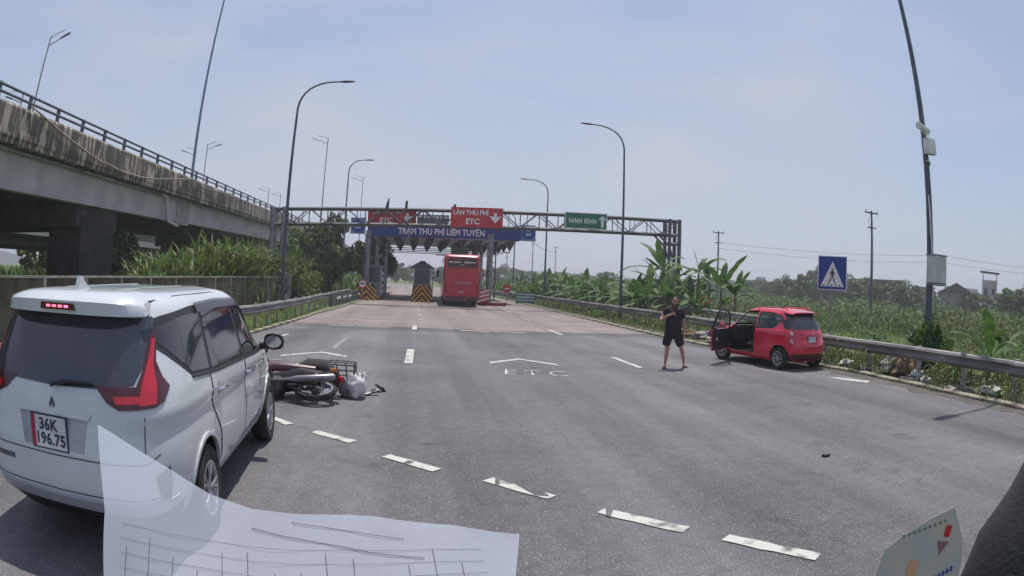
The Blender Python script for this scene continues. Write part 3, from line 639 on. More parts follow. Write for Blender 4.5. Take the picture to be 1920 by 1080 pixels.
def booth(x0, x1, y0, y1, label, h=2.75, round_roof=False):
    t = thing('toll_booth', label, 'toll booth', (0, 0, .22))
    MB().box(x0, x1, y0, y1, 0, 1.15).build('base', M_booth, t); MB().box(x0+.04, x1-.04, y0+.04, y1-.04, 1.15, h-.35).build('window_band', M_bglass, t)
    for x in (x0-.012, x1-.088):
        for y in (y0-.012, (y0+y1)/2, y1-.088): MB().box(x, x+.1, y, y+.1, 0.02, h-.3).build('frame_post', M_bwhite, t)
    cx, cy_ = (x0+x1)/2, (y0+y1)/2
    if round_roof:
        mb = MB(); mb.lathe([(1.15, h-.3), (.95, h-.12), (.45, h+.2), (0, h+.42)], 'z', 4, (cx, cy_, 0)); mb.build('roof', mat('roof_grey', (.12, .14, .14), .6), t)
        mb = MB(); mb.lathe([(.22, h+.05), (.25, h+.2), (.22, h+.33)], 'z', 12, (cx, y0-.2, 0)); mb.build('loudspeaker', M_black, t)
    else: MB().box(x0-.12, x1+.12, y0-.15, y1+.12, h-.35, h-.2).build('roof', M_booth, t)
    for i, z in enumerate((.3, .75, 1.3, 1.75)):
        MB().box(x1+.06, x1+.2, y0-.35, y0-.3, z, z+.25).build('white_marker', M_let, t)
    MB().tube([(x1+.13, y0-.29, -.2), (x1+.13, y0-.29, 2.2)], .05, 6).build('marker_post', M_bk, t)
    MB().box(x0+.2, x0+.7, y0-.03, y0, .35, .7).build('notice', M_let, t)
    return t
booth(-4.2, -2.7, 53.0, 56.5, 'left toll booth with dark windows under the canopy'); booth(.0, 1.45, 52.3, 55.4, 'middle toll booth with pointed roof left of the bus', 2.7, True)
# round signs
def disc_sign(loc, r, label, face, bar=True, post=1.2, ring=None):
    t = thing('round_sign', label, 'road sign', loc)
    mb = MB(); mb.lathe([(r, 0), (r, .03)], 'y', 24, (0, 0, 0)); mb.build('disc', ring or M_red, t)
    mb = MB(); mb.lathe([(r*.74, -.012), (r*.74, -.001)], 'y', 24, (0, 0, 0)); mb.build('face', face, t)
    if bar: MB().box(-r*.52, r*.52, -.02, -.0125, -r*.13, r*.13).build('bar', M_let, t)
    MB().tube([(0, .05, -post), (0, .05, r*.6)], .03, 6).build('post', M_galv_old, t)
    return t
d = disc_sign((-3.85, 47.6, 1.25), .34, 'round red and white prohibition sign at the left striped barrier', M_let, False, 1.25); MB().box(-.14, .14, -.02, -.0125, -.04, .06).build('symbol', M_black, d)
MB().box(-.14, .0, -.02, -.0125, .07, .12).build('symbol', M_black, d)
disc_sign((7.75, 52.0, 1.28), .36, 'red round no entry sign right of the toll island', M_red, True, 1.28)
# movable boards
B = thing('barrier_board', 'dark green roadside board with white lettering on the left kerb', 'barrier', (-4.75, 36.5, 0), 0)
mb = MB(); mb.add([(0, 0, .04), (.75, 14.2, .04), (.75, 14.2, .78), (0, 0, .72), (-.1, 0, .04), (.65, 14.2, .04), (.65, 14.2, .78), (-.1, 0, .72)], [(0, 1, 2, 3), (7, 6, 5, 4), (0, 4, 5, 1), (3, 2, 6, 7), (0, 3, 7, 4), (1, 5, 6, 2)])
mb.build('board', mat('board_green', (.045, .075, .07), .5, scale=3), B)
for i in range(5):
    if i == 3: continue
    y = 1.6+i*2.3; x = .0+.75*y/14.2+.012; w2 = 1.5
    mk('letters', [(x, y, .38), (x+.75*w2/14.2, y+w2, .40), (x+.75*w2/14.2, y+w2, .56), (x, y, .54)], [(0, 1, 2, 3)], M_let, B)
B = thing('barrier_board', 'teal striped plastic barrier board beside the right guardrail end', 'barrier', (8.75, 53.2, 0))
MB().box(0, 1.55, 0, .08, .12, 1.02).build('board', mat('teal', (.04, .17, .16), .5, scale=5, var=.4), B)
for z in (.3, .55, .8): MB().box(.05, 1.5, -.015, -.001, z, z+.08).build('stripe', M_let, B)
MB().box(.05, .12, -.2, .3, 0, .12).build('foot', M_galv_old, B); MB().box(1.4, 1.47, -.2, .3, 0, .12).build('foot', M_galv_old, B)
M_dash = None
for x, nm in ((4.98, 'first'),):
    t = thing('striped_marker_board', 'red and white striped board on the right toll island', 'marker board', (5.35, 47.1, .22))
    MB().box(-.35, .35, 0, .05, .0, .95).build('board', M_red, t)
    for i in range(3):
        z = .05+i*.3; mk('stripe', [(-.35, -.012, z), (.35, -.012, z+.22), (.35, -.012, z+.36), (-.35, -.012, z+.14)], [(0, 1, 2, 3)], M_let, t)

# ------------------------------------------------------------------ bus
def rrect(w_, h_, r, n=5, cz_=0):
    P = []
    for (cx, cy_, a0) in ((w_/2-r, h_/2-r, 0), (-w_/2+r, h_/2-r, 90), (-w_/2+r, -h_/2+r, 180), (w_/2-r, -h_/2+r, 270)):
        for i in range(n+1):
            a = R(a0+90*i/n); P.append((cx+r*math.cos(a), cz_+cy_+r*math.sin(a)))
    return P
M_busr = mat('bus_red', (.46, .010, .035), .3, scale=1, var=.08, coat=.3)
M_busd = mat('bus_dark_red', (.10, .012, .02), .4)
BU = thing('bus', 'tall red coach stopped under the toll canopy, seen from behind', 'bus', (3.36, 43.6, 0), R(-1.6))
secs = [(0, .93, .90), (.12, .985, .96), (.5, 1, 1), (6, 1, 1), (11.2, 1, 1), (11.7, .97, .95)]
V = []; F = []; BP = rrect(2.5, 3.2, .22, 5, 2.02); n = len(BP)
for (y, sx, sz) in secs: V += [(x*sx, y, 2.02+(z-2.02)*sz+( .0)) for x, z in BP]
for i in range(len(secs)-1):
    for j in range(n): F.append((i*n+j, i*n+(j+1)%n, (i+1)*n+(j+1)%n, (i+1)*n+j))
F += [tuple(range(n)), tuple((len(secs)-1)*n+j for j in range(n-1, -1, -1))]
mb = MB(); mb.add(V, F); mb.build('body', M_busr, BU, smooth=True, ang=40)
mb = MB(); mb.prism(rrect(2.02, .62, .16, 4, 3.02), -.02, .02); mb.build('rear_window', mat('bus_glass', (.06, .015, .02), .15), BU, smooth=False)
mb = MB(); mb.box(-.92, -.1, -.035, -.021, 3.0, 3.12); mb.box(.1, .92, -.035, -.021, 3.0, 3.12); mb.box(-.15, .15, -.035, -.021, 2.84, 2.9); mb.build('window_lettering', mat('grey_letters', (.5, .42, .42), .5), BU)
for s in (-1, 1):
    mb = MB(); mb.box(s*1.08-.09, s*1.08+.09, -.03, .02, .95, 1.55); mb.build('tail_light', mat('dull_lamp_red', (.3, .01, .012), .2), BU)
for i in range(8): MB().box(-.45+i*.14, -.36+i*.14, -.012, -.002, 1.57, 1.73).build('faded_letter', mat('faded_letters', (.45, .22, .24), .5), BU)
MB().box(-.2, .2, -.03, -.001, .95, 1.08).build('number_plate', mat('faded_letters', (.45, .22, .24), .5), BU)
MB().box(-1.16, 1.16, -.05, .25, .45, .72).build('bumper', M_busd, BU)
for s in (-1, 1):
    mb = MB(); mb.tube([(s*1.15, 11.4, 2.9), (s*1.5, 11.7, 2.85), (s*1.55, 11.7, 2.6)], .03, 6); mb.box(s*1.55-.1, s*1.55+.1, 11.6, 11.75, 2.0, 2.6); mb.build('mirror', M_black, BU)
    mb = MB(); mb.prism([(1.0, 1.9), (11.0, 1.9), (11.0, 3.1), (1.0, 3.1)], s*1.252, s*1.258, 'x'); mb.build('side_window', M_glass_dk, BU)
    for y in (3.0, 9.6):
        mb = MB(); mb.lathe([(.48, s*.95), (.5, s*1.0), (.5, s*1.2), (.48, s*1.235), (.26, s*1.24), (.24, s*1.2)], 'x', 20, (0, y, .5)); mb.build('wheel', M_rub, BU, smooth=True)
mb = MB(); mb.tube([(-1.0, 3.4, .5), (1.0, 3.4, .5)], .12, 8); mb.tube([(-1, 2.9, .5), (1, 2.9, .5)], .12, 8); mb.build('axle', M_black, BU)
mb = MB(); mb.lathe([(.26, 0), (.28, .05), (.22, .1)], 'y', 14, (1.38, -.02, 2.12)); 
mb = MB(); mb.tube([(1.2, .4, 2.6), (1.42, .3, 2.55), (1.5, .25, 2.3), (1.42, .25, 2.05), (1.2, .3, 2.0)], .04, 6); mb.build('side_arch', M_busr, BU)
# ------------------------------------------------------------------ car bodies as stacks of plan outlines
class Shell:
    """rows: z, rear y, front y, half width ; rear / front outline exponents"""
    def __init__(s, rows, nr, nf, inset=0.):
        a = np.array(rows, float); s.z = a[:, 0]; s.r = a[:, 1]; s.f = a[:, 2]; s.w = a[:, 3]; s.nr = nr; s.nf = nf; s.i = inset; s.yc = 0
        s.T = {}
        for nm, v in (('r', s.r), ('f', s.f), ('w', s.w)):
            h = np.diff(s.z); d = np.diff(v)/h; m = np.zeros(len(v)); m[0] = d[0]; m[-1] = d[-1]     # monotone cubic
            for k in range(1, len(v)-1):
                m[k] = 0 if d[k-1]*d[k] <= 0 else 2*d[k-1]*d[k]/(d[k-1]+d[k])
            s.T[nm] = (v, m, h)
    def g(s, nm, z):
        v, m, h = s.T[nm]; k = int(min(max(np.searchsorted(s.z, z)-1, 0), len(v)-2)); t = min(max((z-s.z[k])/h[k], 0), 1); hh = h[k]
        return (2*t**3-3*t*t+1)*v[k]+(t**3-2*t*t+t)*hh*m[k]+(-2*t**3+3*t*t)*v[k+1]+(t**3-t*t)*hh*m[k+1]
    def par(s, z):
        return s.g('r', z)+s.i, s.g('f', z)-s.i, s.g('w', z)-s.i
    def side(s, y, z, sg=1):
        r, f, w_ = s.par(z); L_ = (s.yc-r) if y < s.yc else (f-s.yc); n = s.nr if y < s.yc else s.nf
        t = min(abs(y-s.yc)/L_, .9999); return Vector((sg*w_*(1-t**n)**(1/n), y, z))
    def rear(s, x, z):
        r, f, w_ = s.par(z); t = min(abs(x)/w_, .9995); return Vector((x, s.yc-(s.yc-r)*(1-t**s.nr)**(1/s.nr), z))
    def front(s, x, z):
        r, f, w_ = s.par(z); t = min(abs(x)/w_, .9995); return Vector((x, s.yc+(f-s.yc)*(1-t**s.nf)**(1/s.nf), z))
    def arc(s, a, z):
        """a = distance along the outline from the rear centre (positive = +x side)"""
        r, f, w_ = s.par(z); ph = np.linspace(0, 1, 160)**1.0*math.pi/2; x = w_*np.sin(ph)**(2/s.nr); y = s.yc-(s.yc-r)*np.cos(ph)**(2/s.nr)
        L_ = np.concatenate([[0], np.cumsum(np.hypot(np.diff(x), np.diff(y)))])
        aa = abs(a); return Vector((math.copysign(np.interp(aa, L_, x), a), float(np.interp(aa, L_, y)), z))
    def mesh(s, zs, N=96, mi=0):
        V = []; F = []
        for z in zs:
            r, f, w_ = s.par(z)
            for j in range(N):
                ph = 2*math.pi*j/N; sn, cs = math.sin(ph), math.cos(ph); n = s.nr if cs > 0 else s.nf; L_ = (s.yc-r) if cs > 0 else (f-s.yc)
                V.append((w_*math.copysign(abs(sn)**(2/n), sn), s.yc-L_*math.copysign(abs(cs)**(2/n), cs), z))
        k = len(zs)
        for i in range(k-1):
            for j in range(N): F.append((i*N+j, i*N+(j+1)%N, (i+1)*N+(j+1)%N, (i+1)*N+j))
        F.append(tuple(range(N-1, -1, -1))); F.append(tuple((k-1)*N+j for j in range(N)))
        return V, F
def drape(name, poly, fn, off, m, parent, thick=.01, step=.07, smooth=True, mirror=False):
    """polygon in 2-D parameters laid on a surface fn(a,b) and raised by off"""
    bm = bmesh.new(); vs = [bm.verts.new((a, b, 0)) for a, b in poly]; bm.faces.new(vs)
    for ax in (0, 1):
        lo = min(p[ax] for p in poly); hi = max(p[ax] for p in poly); n = int((hi-lo)/step)
        for i in range(1, n+1):
            v = lo+(hi-lo)*i/(n+1); co = [0, 0, 0]; co[ax] = v; no = [0, 0, 0]; no[ax] = 1
            bmesh.ops.bisect_plane(bm, geom=bm.verts[:]+bm.edges[:]+bm.faces[:], plane_co=co, plane_no=no)
    bmesh.ops.triangulate(bm, faces=[f for f in bm.faces if len(f.verts) > 4])
    bm.verts.index_update(); V = []; W = []
    for v in bm.verts:
        a, b = v.co.x, v.co.y; e = .004; p = fn(a, b); da = fn(a+e, b)-fn(a-e, b); db = fn(a, b+e)-fn(a, b-e); n = da.cross(db).normalized()
        if n.dot(Vector((p.x, p.y*.35, (p.z-.8)*.6))) < 0: n = -n
        V.append(p+n*off); W.append(p+n*(off-thick))
    nV = len(V); F = [tuple(v.index for v in f.verts) for f in bm.faces]; E = [tuple(v.index for v in e.verts) for e in bm.edges if len(e.link_faces) == 1]; bm.free()
    allV = V+W; F2 = F+[(a, b, b+nV, a+nV) for a, b in E]
    mb = MB(); mb.add(allV, F2); o = mb.build(name, m, parent, smooth=smooth, ang=40); return o
def boolean(obj, cutters, op='DIFFERENCE'):
    for c in cutters:
        md = obj.modifiers.new('b', 'BOOLEAN'); md.operation = op; md.object = c; md.solver = 'EXACT'
    dg = bpy.context.evaluated_depsgraph_get(); me = bpy.data.meshes.new_from_object(obj.evaluated_get(dg)); obj.modifiers.clear(); old = obj.data; obj.data = me; me.name = old.name
    for c in cutters: bpy.data.objects.remove(c)
    me.polygons.foreach_set('use_smooth', [True]*len(me.polygons)); me.set_sharp_from_angle(angle=R(32)); return obj
def wheel(par, x, y, r, wd, spokes, side, tyre_m=None, steer=0, name='wheel'):
    wv = bpy.data.objects.new(name, None); COL.objects.link(wv); wv.parent = par; wv.location = (x, y, r); wv.rotation_euler = (0, 0, (math.pi if side < 0 else 0)+steer); wv.empty_display_size = .1
    h = wd/2; mb = MB(); rr = r*.64
    mb.lathe([(rr, -h*.9), (r*.93, -h), (r, -h*.75), (r, h*.75), (r*.93, h), (rr+.01, h*.92), (rr, h*.6)], 'x', 32, caps=False); mb.build('tyre', M_rub, wv, smooth=True, ang=50)
    mb = MB(); mb.lathe([(rr+.005, h*.93), (rr-.015, h*.95), (rr-.03, h*.7), (rr-.04, -h*.5)], 'x', 32, caps=False); 
    for k in range(spokes):
        a = 2*math.pi*k/spokes; 
        for da in ((-.09, .09) if spokes < 7 else (0,)):
            c, s_ = math.cos(a+da), math.sin(a+da); c2, s2 = math.cos(a+da*2.2), math.sin(a+da*2.2); q_ = .75 if spokes < 7 else .68
            mb.tube([(h*.72, c*.04, s_*.04), (h*.80, c*rr*.5, s_*rr*.5), (h*.78, c2*(rr-.02), s2*(rr-.02))], [.022*q_, .018*q_, .026*q_], 6)
    mb.lathe([(0, h*.86), (.04, h*.84), (.06, h*.72), (.06, h*.3)], 'x', 14); mb.build('rim', M_alloy, wv, smooth=True)
    mb = MB(); mb.lathe([(0, h*.2), (rr*.6, h*.2), (rr*.62, h*.1), (rr-.03, -h*.1), (rr-.04, -h*.3)], 'x', 20, caps=False); mb.build('brake_disc', M_black, wv)
    return wv
def carpaint(name, col, rough=.28):
    m = mat(name, col, rough, 0, var=.06, scale=1.6, coat=.9, spec=.5); return m
M_wpaint = carpaint('white_car_paint', (.55, .585, .60), .33); M_rpaint = carpaint('red_car_paint', (.62, .006, .048), .3)
M_lensr = mat('lens_red', (.50, .012, .03), .12, coat=.6, var=.1); M_lensd = mat('lens_dark_red', (.07, .006, .012), .12, coat=.6, var=.2)
M_lit = mat('lit_brake_red', (.95, .03, .06), .2, var=.1, emit=.55)
M_dark = mat('dark_cavity', (.010, .010, .012), .8)
M_trimg = mat('satin_trim', (.40, .42, .46), .35, .3, var=.05)

# ---- white seven seat MPV, seen from its rear right corner
WC = thing('parked_car', 'white people carrier with lit brake light at the left of the picture', 'car', (-2.42, 5.40, 0), R(3.0)); WC.scale = (1, 1, 1.035)
wr = [(.24,-2.12,2.05,.74),(.34,-2.24,2.16,.80),(.44,-2.33,2.24,.845),(.56,-2.375,2.29,.868),(.70,-2.38,2.30,.878),(.80,-2.365,2.28,.874),(.87,-2.35,2.22,.864),(.93,-2.335,2.12,.864),(1.0,-2.318,1.9,.884),
      (1.05,-2.305,1.66,.872),(1.10,-2.285,1.36,.862),(1.2,-2.24,1.16,.832),(1.32,-2.175,1.0,.79),(1.44,-2.105,.82,.748),(1.54,-2.045,.66,.712),(1.60,-2.00,.52,.682),(1.64,-1.95,.36,.642),(1.665,-1.88,.2,.585),(1.685,-1.70,-.05,.47),(1.695,-1.42,-.3,.3)]
WS = Shell(wr, 6.5, 4.2)
zs = sorted(set([round(v, 3) for v in np.linspace(.24, 1.54, 40)]+[1.56, 1.58, 1.60, 1.62, 1.635, 1.65, 1.66, 1.67, 1.68, 1.688, 1.695]))
V, F = WS.mesh(zs, 120); mb = MB(); mb.add(V, F); body = mb.build('body', [M_wpaint, M_dark], WC)
cut = []
for s in (-1, 1):
    for y, rr in ((-1.37, .375), (1.40, .375)):
        m_ = MB(); m_.lathe([(rr, s*.52), (rr, s*1.05)], 'x', 40, (0, y, .345), mi=1); m_.box(s*.52 if s > 0 else s*1.05, s*1.05 if s > 0 else s*.52, y-rr*.99, y+rr*.99, .1, .345, 1)
        # one closed cutter per arch: half round top and square bottom
        P_ = [(y+rr*math.cos(a), .345+rr*math.sin(a)) for a in np.linspace(0, math.pi, 28)]+[(y-rr*.99, .1), (y+rr*.99, .1)]
        m_ = MB(); m_.prism(P_, s*.52, s*1.1, 'x', mi=1); c = m_.build('cut', [M_dark, M_dark], WC); cut.append(c)
boolean(body, cut)
ws = lambda sg: (lambda y, z: WS.side(y, z, sg))
sw = {}
for s in (1, -1):
    fn = ws(s)
    # black glass area with rising fin behind the rear door
    drape('window_surround', [(1.30,1.075),(1.12,1.20),(.86,1.40),(.62,1.535),(.30,1.585),(-.5,1.60),(-1.2,1.585),(-1.75,1.55),(-1.98,1.52),(-2.02,1.385),(-1.94,1.375),(-1.76,1.28),(-1.54,1.165),(-.9,1.125),(.4,1.085)], fn, .003, M_black, WC, thick=.012)
    drape('front_side_window', [(1.10,1.105),(.84,1.33),(.60,1.485),(.30,1.535),(.06,1.545),(.06,1.115),(.6,1.105)], fn, .006, M_glass_dk, WC, thick=.005)
    drape('rear_side_window', [(-.02,1.118),(-.02,1.547),(-.5,1.555),(-.94,1.545),(-1.06,1.15)], fn, .006, M_glass_dk, WC, thick=.005)
    drape('quarter_window', [(-1.13,1.16),(-1.02,1.54),(-1.45,1.53),(-1.98,1.475),(-2.0,1.415),(-1.90,1.40),(-1.72,1.30),(-1.52,1.185)], fn, .006, M_glass_dk, WC, thick=.005)
    drape('window_sill_trim', [(1.28,1.072),(.4,1.083),(-.9,1.122),(-1.54,1.162),(-1.54,1.145),(-.9,1.105),(.4,1.066),(1.28,1.055)], fn, .009, M_black, WC, thick=.01)
    # rain visors over the windows
    drape('rain_visor', [(1.12,1.17),(.84,1.405),(.58,1.548),(.28,1.60),(-.5,1.615),(-1.08,1.605),(-1.08,1.535),(-.5,1.545),(.25,1.53),(.52,1.475),(.80,1.32),(1.06,1.13)], lambda y, z, f=fn: f(y, z)+Vector((.02*(1 if f(y, z).x > 0 else -1), 0, 0)), .006, see_through('smoked_visor', (.05, .05, .06), .8, .15), WC, thick=.004)
    # doors standing a hair proud of the body
    fd = drape('front_door', [(1.02,.36),(1.12,.50),(1.14,.80),(1.10,1.045),(.5,1.058),(.07,1.075),(.055,.36)], fn, .004, M_wpaint, WC, thick=.014)
    rd = drape('rear_door', [(.03,.36),(.045,1.075),(-.5,1.095),(-1.12,1.12),(-1.14,.95),(-1.02,.78),(-.93,.66),(-.90,.36)], fn, .004, M_wpaint, WC, thick=.014)
    for y, par_, hz_ in ((.14, fd, .965), (-.94, rd, .995)):
        p = fn(y, hz_); mb = MB(); mb.tube([p+Vector((s*.012, -.10, 0)), p+Vector((s*.045, -.07, .004)), p+Vector((s*.05, .05, .004)), p+Vector((s*.012, .10, 0))], .016, 6); mb.build('handle', M_chrome, par_, smooth=True)
        mb = MB(); mb.lathe([(.052, s*(abs(p.x)+.004)), (.045, s*(abs(p.x)+.007)), (.0, s*(abs(p.x)+.0075))], 'x', 18, (0, y+.01, hz_)); mb.build('handle_recess', M_trimg, par_, smooth=True)
    drape('sill', [(1.0,.28),(-.95,.28),(-.95,.34),(1.0,.34)], fn, .006, M_trimg, WC, thick=.012)
    for y in (-1.37, 1.40):
        P_ = [(y+.40*math.cos(a), .345+.40*math.sin(a)) for a in np.linspace(-.18, math.pi+.18, 26)]+[(y+.372*math.cos(a), .345+.372*math.sin(a)) for a in np.linspace(math.pi+.18, -.18, 26)]
        drape('wheel_arch_lip', P_, fn, .014, M_wpaint, WC, thick=.03, step=.5)
    wheel(WC, s*.775, -1.37, .325, .20, 5, s); wheel(WC, s*.775, 1.40, .325, .20, 5, s)
    # tail lamps: boomerang around the corner
    ar = lambda a, z: WS.arc(a, z)
    L1 = [(.36,1.165),(.655,1.17),(.69,1.26),(.72,1.44),(.75,1.475),(.785,1.45),(.80,1.30),(.875,1.215),(.965,1.155),(.90,1.08),(.82,1.055),(.55,1.045),(.46,1.08)]
    tl = drape('tail_light', [(s*a, z) for a, z in L1], ar, .010, M_lensd, WC, thick=.03, step=.05)
    drape('light_bar', [(s*a, z) for a, z in [(.685,1.07),(.69,1.165),(.715,1.27),(.738,1.425),(.765,1.425),(.775,1.28),(.82,1.175),(.82,1.075)]], ar, .013, M_lensr, tl, thick=.006, step=.05)
    drape('light_bar', [(s*a, z) for a, z in [(.50,1.115),(.685,1.122),(.685,1.082),(.53,1.075)]], ar, .013, M_lensr, tl, thick=.006, step=.05)
    drape('corner_vent', [(s*a, z) for a, z in [(.80,.66),(.95,.70),(.97,.60),(.90,.47),(.82,.47)]], ar, .004, M_black, WC, thick=.01, step=.06)
    drape('bumper_joint', [(s*a, z) for a, z in [(.728,1.01),(.735,1.01),(.735,.80),(.728,.80)]], ar, .002, M_black, WC, thick=.006, step=.1)
    # door mirror
    mb = MB(); mb.tube([(s*.84, 1.0, 1.09), (s*.93, .99, 1.10)], [.035, .04], 8); mb.build('mirror_arm', M_black, WC, smooth=True)
    V = []; F = []; n = 12
    for (dy, sc_) in ((.06, .55), (.03, .92), (-.03, 1.0), (-.07, .95)):
        for j in range(n):
            a = 2*math.pi*j/n; ca, sa = math.cos(a), math.sin(a); V.append((s*(1.01+.115*sc_*math.copysign(abs(ca)**.75, ca)), .97+dy, 1.15+.085*sc_*math.copysign(abs(sa)**.75, sa)))
    for i in range(3):
        for j in range(n): F.append((i*n+j, i*n+(j+1)%n, (i+1)*n+(j+1)%n, (i+1)*n+j))
    F += [tuple(range(n)), tuple(3*n+j for j in range(n-1, -1, -1))]
    mb = MB(); mb.add(V, F); mr = mb.build('door_mirror', M_black, WC, smooth=True, ang=50)
    mb = MB(); mb.prism([(s*1.01+.09*math.cos(a), 1.152+.062*math.sin(a)) for a in np.linspace(0, 6.1, 14)], .893, .897, 'y'); mb.build('mirror_glass', M_chrome, mr)
    # roof seam
    mb = MB(); mb.tube([(s*.60, 0.3, 1.648), (s*.605, -.6, 1.652), (s*.60, -1.3, 1.65), (s*.585, -1.8, 1.630)], .010, 5); mb.build('roof_moulding', M_black, WC)
ar = lambda a, z: WS.arc(a, z)
drape('rear_window', [(-.80,1.48),(-.73,1.40),(-.69,1.24),(-.64,1.16),(-.45,1.15),(0,1.135),(.45,1.15),(.64,1.18),(.69,1.27),(.72,1.43),(.80,1.50),(.72,1.55),(0,1.575),(-.72,1.55)], ar, .004, mat('rear_glass', (.03, .033, .045), .07, var=.2, spec=.8, coat=.4), WC, thick=.012)
for s in (1, -1): drape('pillar_cover', [(s*a, z) for a, z in [(.735,1.44),(.75,1.54),(.88,1.525),(1.02,1.50),(1.04,1.40),(.90,1.40),(.80,1.46)]], ar, .0045, M_black, WC, thick=.01, step=.02)
for s in (1, -1):
    for P_ in ([(.052,.36),(.040,.36),(.036,1.07),(.048,1.07)], [(-1.135,1.12),(-1.155,.95),(-1.035,.77),(-.945,.655),(-.915,.36),(-.903,.36),(-.933,.66),(-1.023,.78),(-1.143,.95),(-1.123,1.12)], [(1.03,.36),(1.13,.50),(1.15,.80),(1.11,1.045),(1.10,1.045),(1.14,.80),(1.12,.50),(1.02,.36)]):
        drape('door_seam', P_, ws(s), .0052, M_black, WC, thick=.006, step=.05)
# spoiler with the high brake light
V = []; F = []; N_ = 17
def spo(u, k):
    x = -.635+1.27*u; bow = .055*(1-(2*u-1)**4)
    e = abs(2*u-1)**6
    return [(x*.90, -1.60, 1.694-.05*e), (x*.95, -1.92, 1.688-.06*e), (x*.99, -2.05-bow*.9+.10*e, 1.662-.05*e), (x, -2.10-bow+.15*e, 1.632-.03*e), (x, -2.10-bow+.13*e, 1.555), (x*.98, -2.00, 1.545), (x*.95, -1.60, 1.60)][k]
for i in range(N_):
    for k in range(7): V.append(spo(i/(N_-1), k))
for i in range(N_-1):
    for k in range(7): F.append((i*7+k, i*7+(k+1)%7, (i+1)*7+(k+1)%7, (i+1)*7+k))
F += [tuple(range(7)), tuple((N_-1)*7+k for k in range(6, -1, -1))]
mb = MB(); mb.add(V, F); spl = mb.build('spoiler', M_wpaint, WC, smooth=True, ang=40)
mb = MB(); mb.prism([(-.16, 1.578), (.16, 1.578), (.14, 1.618), (-.155, 1.618)], -2.172, -2.12, 'y'); bl = mb.build('high_brake_light', M_lensd, WC)
for i in range(4): MB().box(-.10+i*.055, -.065+i*.055, -2.176, -2.1725, 1.591, 1.605).build('lit_led', mat('led_red', (1, .12, .22), .3, emit=2.2), bl)
# tailgate seams, plate recess, trim
drape('tailgate_seam', [(-.86,.79),(-.74,.745),(0,.735),(.74,.745),(.86,.79),(.86,.783),(.74,.738),(0,.728),(-.74,.738),(-.86,.783)], ar, .002, M_black, WC, thick=.006)
drape('bumper_seam', [(-.95,.525),(0,.505),(.95,.525),(.95,.518),(0,.498),(-.95,.518)], ar, .002, M_black, WC, thick=.006)
drape('bumper_trim', [(-1.0,.50),(0,.475),(1.0,.50),(1.0,.44),(.8,.415),(0,.40),(-.8,.415),(-1.0,.44)], ar, .022, M_trimg, WC, thick=.03)
drape('lower_bumper', [(-1.05,.41),(-.8,.385),(0,.375),(.8,.385),(1.05,.41),(1.0,.25),(-1.0,.25)], ar, .004, M_black, WC, thick=.012)
drape('plate_recess', [(-.31,.97),(.31,.97),(.27,.77),(-.27,.77)], ar, .003, mat('recess_shade', (.33, .345, .36), .4), WC, thick=.008)
drape('tailgate_lip', [(-.34,1.0),(.34,1.0),(.32,.965),(-.32,.965)], ar, .018, M_wpaint, WC, thick=.02)
def plate(par, c, w_, h_, l1, l2, tilt=0., yaw=0., band=True):
    p = bpy.data.objects.new('number_plate', None); COL.objects.link(p); p.parent = par; p.location = c; p.rotation_euler = (tilt, 0, yaw); p.empty_display_size = .05
    M_pl = mat('plate_white', (.62, .63, .64), .4); M_pf = mat('plate_dark', (.03, .035, .05), .5)
    MB().box(-w_/2-.01, w_/2+.01, .0, .012, -h_/2-.01, h_/2+.01).build('frame', M_pf, p); MB().box(-w_/2, w_/2, -.004, -.0002, -h_/2, h_/2).build('face', M_pl, p)
    if band: MB().box(-w_/2, -w_/2+.032, -.007, -.0042, -h_/2, h_/2).build('band', mat('plate_band', (.42, .02, .07), .4), p)
    if l1:
        text_mesh('characters', l1, .098, M_pf, p, (.0, -.006, h_*.22), (R(90), 0, 0), .0015, sx=1.0, bold=.0025, spacing=1.05); text_mesh('characters', l2, .098, M_pf, p, (.012, -.006, -h_*.23), (R(90), 0, 0), .0015, sx=.98, bold=.0025, spacing=1.05)
    return p
pp = WS.rear(.0, .86); plate(WC, (-.02, pp.y-.02, .865), .31, .195, '36K', '196.75', R(-4))
for dx, dz in ((0, .02), (-.016, -.006), (.016, -.006)):
    q = WS.rear(dx, 1.03); mb = MB(); mb.prism([(dx, 1.03+dz-.018), (dx+.011, 1.03+dz), (dx, 1.03+dz+.022), (dx-.011, 1.03+dz)], q.y-.008, q.y+.01, 'y'); mb.build('emblem', M_steel, WC)
mb = MB(); mb.tube([(0, -2.31, 1.145), (.1, -2.30, 1.175), (.34, -2.28, 1.18)], [.016, .012, .008], 6); mb.build('wiper', M_black, WC)
mb = MB(); mb.prism([(-1.88, 1.675), (-1.65, 1.69), (-1.72, 1.712), (-1.80, 1.772), (-1.835, 1.776)], -.016, .016, 'x'); mb.build('shark_fin_aerial', M_wpaint, WC)
for dx in (-.25, .25):
    mb = MB(); mb.box(dx-.012, dx+.012, -1.6, -.1, 1.688, 1.698); mb.build('roof_rib', M_wpaint, WC)
for i in range(7): _x = -.64+i*.036; _y = WS.rear(_x, .66).y; MB().box(_x, _x+.024, _y-.009, _y+.004, .645, .678).build('badge_letter', M_steel, WC)
fr = lambda x, z: WS.front(x, z)
drape('windscreen', [(-.70,1.13),(.70,1.13),(.60,1.55),(-.60,1.55)], fr, .004, M_glass_dk, WC, thick=.01)
for s in (-1, 1): drape('headlight', [(s*.50,.86),(s*.72,.88),(s*.74,.80),(s*.50,.78)], fr, .006, M_chrome, WC, thick=.01)

